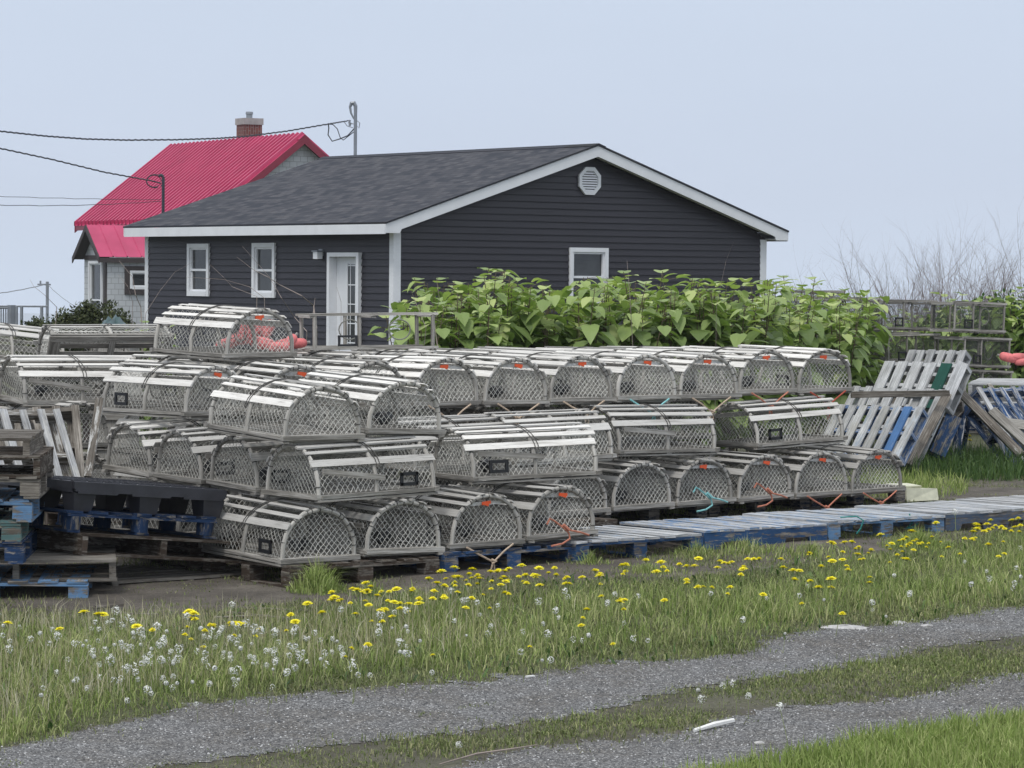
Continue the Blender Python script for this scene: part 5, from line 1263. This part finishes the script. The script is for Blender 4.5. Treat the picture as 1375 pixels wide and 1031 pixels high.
def knot_plant(k, H=1.9, nleaf=84, low=.28):
    random.seed(500+k); t = thing('knotweed_plant', 'broad-leaved green knotweed plant', 'plant')
    qs = MB(); ql = MB()
    for s_ in range(3):
        a = random.uniform(0, 6.28); hh = H*random.uniform(.86, 1.03); b = Vector((random.uniform(-.1, .1), random.uniform(-.1, .1), 0)); lean_ = Vector((math.cos(a), math.sin(a), 0))*random.uniform(.05, .28)
        P = lambda f: b+lean_*f**1.6+Vector((0, 0, hh*f))
        qs.tube([P(i/6) for i in range(7)], [.011, .010, .009, .008, .007, .005, .003], 5)
        n = nleaf//3
        for i in range(n):
            f = low+(1-low)*(i+random.random())/n; an = i*2.4+random.uniform(-.5, .5); top = f > .88
            o = P(f); hd = Vector((math.cos(an), math.sin(an), random.uniform(-.1, .5) if not top else random.uniform(-.1, .9))).normalized()
            pl = random.uniform(.03, .20)*(1.1-f*.5); e_ = o+hd*pl
            qs.tube([o, e_], [.003, .002], 3, cap=False)
            ln = random.uniform(.15, .25)*(1.1-.35*f) if not top else random.uniform(.09, .15)
            dd = (hd+Vector((0, 0, random.uniform(-1.0, .25)))).normalized(); u = min(1, max(0, random.gauss(.42, .2)+.28*(f > .85)+.1*(f-.6)))
            leafpts(ql, e_, dd, (0, 0, 1), ln, ln*random.uniform(.84, 1.12), u, random.uniform(.05, .4), random.uniform(.1, .6))
    qs.build('stem', M['stem'], t); ql.build('leaves', M['knot'], t); return t
KP = [knot_plant(k) for k in range(7)]
kused = set()
def put_knot(x, y, sc_, label, group, zs=1.0):
    i = random.randrange(7); src = KP[i]
    if i in kused: o = copy_fast(src)
    else: kused.add(i); o = src; KIDS[src] = [(c, list(c.children)) for c in src.children]
    o.location = (x, y, gz(y)); o.rotation_euler = (random.uniform(-.05, .05), random.uniform(-.05, .05), random.uniform(0, 6.28)); o.scale = (sc_, sc_, sc_*zs); tag(o, label, 'plant', group)
random.seed(77)
wl = ('in front of the dark gable wall', 'behind the long top trap row', 'in the middle of the hedge', 'at the back of the hedge')
HG = 'knotweed plants of the green hedge'
kc = 0
for r_ in range(5):
    for k in range(15):
        g = (k+random.uniform(-.25, .25))/14; u = 556+(1152-556)*g; y = 25.5+2.2*g+max(0, g-.74)*19+.42*r_+random.uniform(-.1, .1)
        x = (u-687)/4000*y
        top = np.interp(u, [545, 600, 640, 690, 730, 800, 860, 930, 1000, 1090, 1180], [384, 376, 368, 360, 378, 372, 366, 378, 372, 384, 396])+random.uniform(-7, 10)+(14 if r_ == 0 else 0)
        put_knot(x, y, 1.0, 'leafy green knotweed plant in the hedge between the trap rows and the charcoal bungalow', HG, at(u, top, y).z/1.93)
for (u, v, y, s_) in ((1142, 470, 31.2, .87), (1150, 455, 31.6, .9), (1155, 440, 31.9, .92), (1132, 470, 30.6, .88)):
    p = at(u, v, y); put_knot(p.x, y, s_, 'green knotweed plant hanging over the right end of the top trap row', 'knotweed plants at the right end of the hedge')
for (u, y, s_) in ((183, 27.5, .78), (196, 27.5, .75)):
    put_knot(at(u, 430, y).x, y, s_, 'small bright green plant beside the single top trap, left of the bungalow corner', 'small bright plants at left')
for k in range(16):
    u = 1190+k*14+random.uniform(-5, 5); y = 36+random.uniform(0, 3); top = np.interp(u, [1190, 1260, 1300, 1330, 1400], [425, 412, 388, 392, 385])
    hh = at(u, top, y).z; put_knot(at(u, 430, y).x, y, hh/1.95, 'leafy green plant in the thicket behind the old square traps', 'plants of the thicket behind the square traps')
# bushes of small leaves
def bush(name, label, c, rx, ry, h, n, mat, leaf=.05, group=None, stems=5):
    t = thing(name, label, 'bush', c, 0, group); q = MB(); qs = MB()
    blobs = []
    for _ in range(60):
        a_ = random.uniform(-.85, .85); blobs.append((Vector((a_*rx, random.uniform(-.7, .7)*ry, h*random.uniform(.25, .86)*math.sqrt(1-.55*a_*a_))), random.uniform(.13, .22)))
    for (b, r) in blobs[:stems*2]: qs.tube([(b.x*.2, b.y*.2, -.05), (b.x*.6, b.y*.6, b.z*.6), b], [.02, .012, .004], 5)
    for i in range(n):
        b, r = random.choice(blobs); d = Vector((random.gauss(0, 1), random.gauss(0, 1), random.gauss(0, 1))).normalized(); rr = r*random.uniform(.55, 1.08)
        p = b+Vector((d.x*rr*rx, d.y*rr*ry, d.z*rr*h*.8)); 
        if p.z < .02: continue
        a = Vector((random.gauss(0, 1), random.gauss(0, 1), random.gauss(.4, 1))).normalized(); s_ = a.cross(d if abs(a.dot(d)) < .9 else Vector((0, 0, 1))).normalized(); l = leaf*random.uniform(.6, 1.3)
        n0 = len(q.v); q.v += [p, p+a*l*.5+s_*l*.28, p+a*l, p+a*l*.5-s_*l*.28]; u = min(1, max(0, random.gauss(.5, .22)))
        q.face((n0, n0+1, n0+2, n0+3), [(u, 0)]*4)
    q.build('foliage', M[mat], t); qs.build('stem', M['twig'], t); return t
p = at(122, 430, 33); bush('evergreen_bush', 'round dark evergreen bush in front of the pale cottage', (p.x-.05, 33, 0), .80, .7, at(122, 404, 33).z*1.04, 60000, 'bush', .045)
p = at(65, 430, 34); bush('evergreen_bush', 'smaller dark evergreen bush left of the round one', (p.x, 34, 0), .42, .5, at(65, 416, 34).z*1.0, 16000, 'bush', .05)
for i, (u, v) in enumerate(((1300, 402), (1345, 395), (1395, 388), (1270, 425))):
    y = 38.5; p = at(u, 430, y); bush('shrub', ('green leafy shrub behind the square traps', 'dense green shrub near the right frame edge', 'dense green shrub cut by the right frame edge', 'low green shrub seen through the square traps')[i], (p.x, y, 0), .65, .6, at(u, v-8, y).z, 8000, 'bush2', .07)
# bare twiggy shrubs
def bare(label, x, y, h, k, spread=.45, thick=.011, group='bare twiggy shrubs on the skyline', mat='twig', n=4):
    random.seed(900+k); t = thing('bare_shrub', label, 'shrub', (x, y, 0), 0, group)
    q = MB()
    def br(p, d, l, r, dep):
        pts = [p]; rr = [r]; n_ = 5
        for i in range(n_):
            d = (d+Vector((random.gauss(0, .13), random.gauss(0, .13), random.gauss(.02, .08)))).normalized(); pts.append(pts[-1]+d*l/n_); rr.append(r*(1-(i+1)/n_*.62))
        q.tube(pts, rr, 4 if dep < 2 else 3, cap=False)
        if dep < 3:
            for i in range(2, n_+1):
                for _ in range(2 if dep < 2 else 1):
                    if random.random() < .72:
                        dd = (d+Vector((random.gauss(0, .5), random.gauss(0, .5), random.gauss(.1, .25)))).normalized(); br(pts[i], dd, l*random.uniform(.3, .55), rr[i]*.68, dep+1)
    for i in range(n):
        a = random.uniform(0, 6.28); s_ = random.uniform(.1, 1)*spread; br(Vector((random.uniform(-.15, .15), random.uniform(-.15, .15), 0)), Vector((math.cos(a)*s_, math.sin(a)*s_, 1)).normalized(), h*random.uniform(.6, .9), thick, 0)
    q.build('branches', M[mat], t)
random.seed(5)
tops = ((1105, 372), (1140, 356), (1165, 350), (1190, 330), (1215, 332), (1235, 345), (1262, 330), (1280, 312), (1300, 330), (1325, 335), (1352, 300), (1372, 325), (1395, 318), (1250, 352), (1120, 378), (1180, 352), (1225, 356), (1295, 350), (1315, 352), (1340, 345), (1362, 345))
for i, (u, v) in enumerate(tops):
    y = 40+2.5*((i*7) % 3); bare('leafless twiggy shrub standing against the sky above the right thicket', at(u, 400, y).x, y, at(u, v+6, y).z*.90, i, .6, .011, n=6)
# dead stems in front of the bungalow
def stems(label, items, y):
    q = MB()
    for pts, r in items: q.tube([at(u, v, y+random.uniform(-.2, .2)) for u, v in pts], [r*.62*(1-.75*i/(len(pts)-1)) for i in range(len(pts))], 4)
    tag(q.build('dead_stem', M['twigpale']), label, 'dead stems')
base = at(428, 470, 26)
stems('pale bent dead stems arching in front of the bungalow windows', [([(427, 560), (425, 440), (421, 410), (405, 397), (375, 382), (360, 372), (340, 362), (318, 345)], .010), ([(421, 560), (420, 425), (423, 400)], .008), ([(410, 560), (412, 445), (395, 425), (378, 400), (362, 372), (325, 330)], .006),
    ([(360, 560), (355, 400), (335, 385), (300, 375), (250, 372)], .006), ([(340, 560), (345, 398), (312, 385), (300, 372), (282, 355)], .006), ([(445, 560), (458, 450), (458, 405), (452, 385)], .005)], 26.5)
stems('dark twisted dead stems by the left corner of the bungalow', [([(190, 560), (191, 440), (189, 412), (182, 396), (178, 372), (160, 350)], .009), ([(190, 500), (196, 420), (215, 390), (235, 365), (262, 350)], .005), ([(176, 500), (178, 405), (172, 385), (158, 368)], .005)], 27.2)
stems('thin dead stem leaning up to the left by the distant pole', [([(70, 520), (76, 412), (60, 396), (45, 384), (40, 375)], .007)], 30)
stems('thin dark stem rising through the left of the hedge', [([(590, 560), (588, 470), (583, 430), (590, 400), (586, 376)], .007), ([(560, 560), (572, 440), (556, 400), (548, 382)], .005)], 25.2)
stems('bare stem standing above the hedge right of the gable window', [([(848, 560), (850, 470), (846, 400), (842, 350)], .007), ([(960, 560), (962, 410), (975, 350), (985, 325)], .003)], 26.2)

# ------------------------------------------------------------------ haze
def haze():
    m = bpy.data.materials.new('sea_fog'); m.use_nodes = True; t = m.node_tree; N = t.nodes
    N.remove(N['Principled BSDF']); v = N.new('ShaderNodeVolumePrincipled'); v.inputs['Color'].default_value = (.93, .96, 1, 1); v.inputs['Density'].default_value = .0003
    t.links.new(v.outputs[0], N['Material Output'].inputs['Volume'])
    q = MB(); q.box((0, 430, 6), (2000, 980, 44)); o = q.build('haze', m); tag(o, kind='stuff', label='thin sea fog lying over the whole shore')
haze()
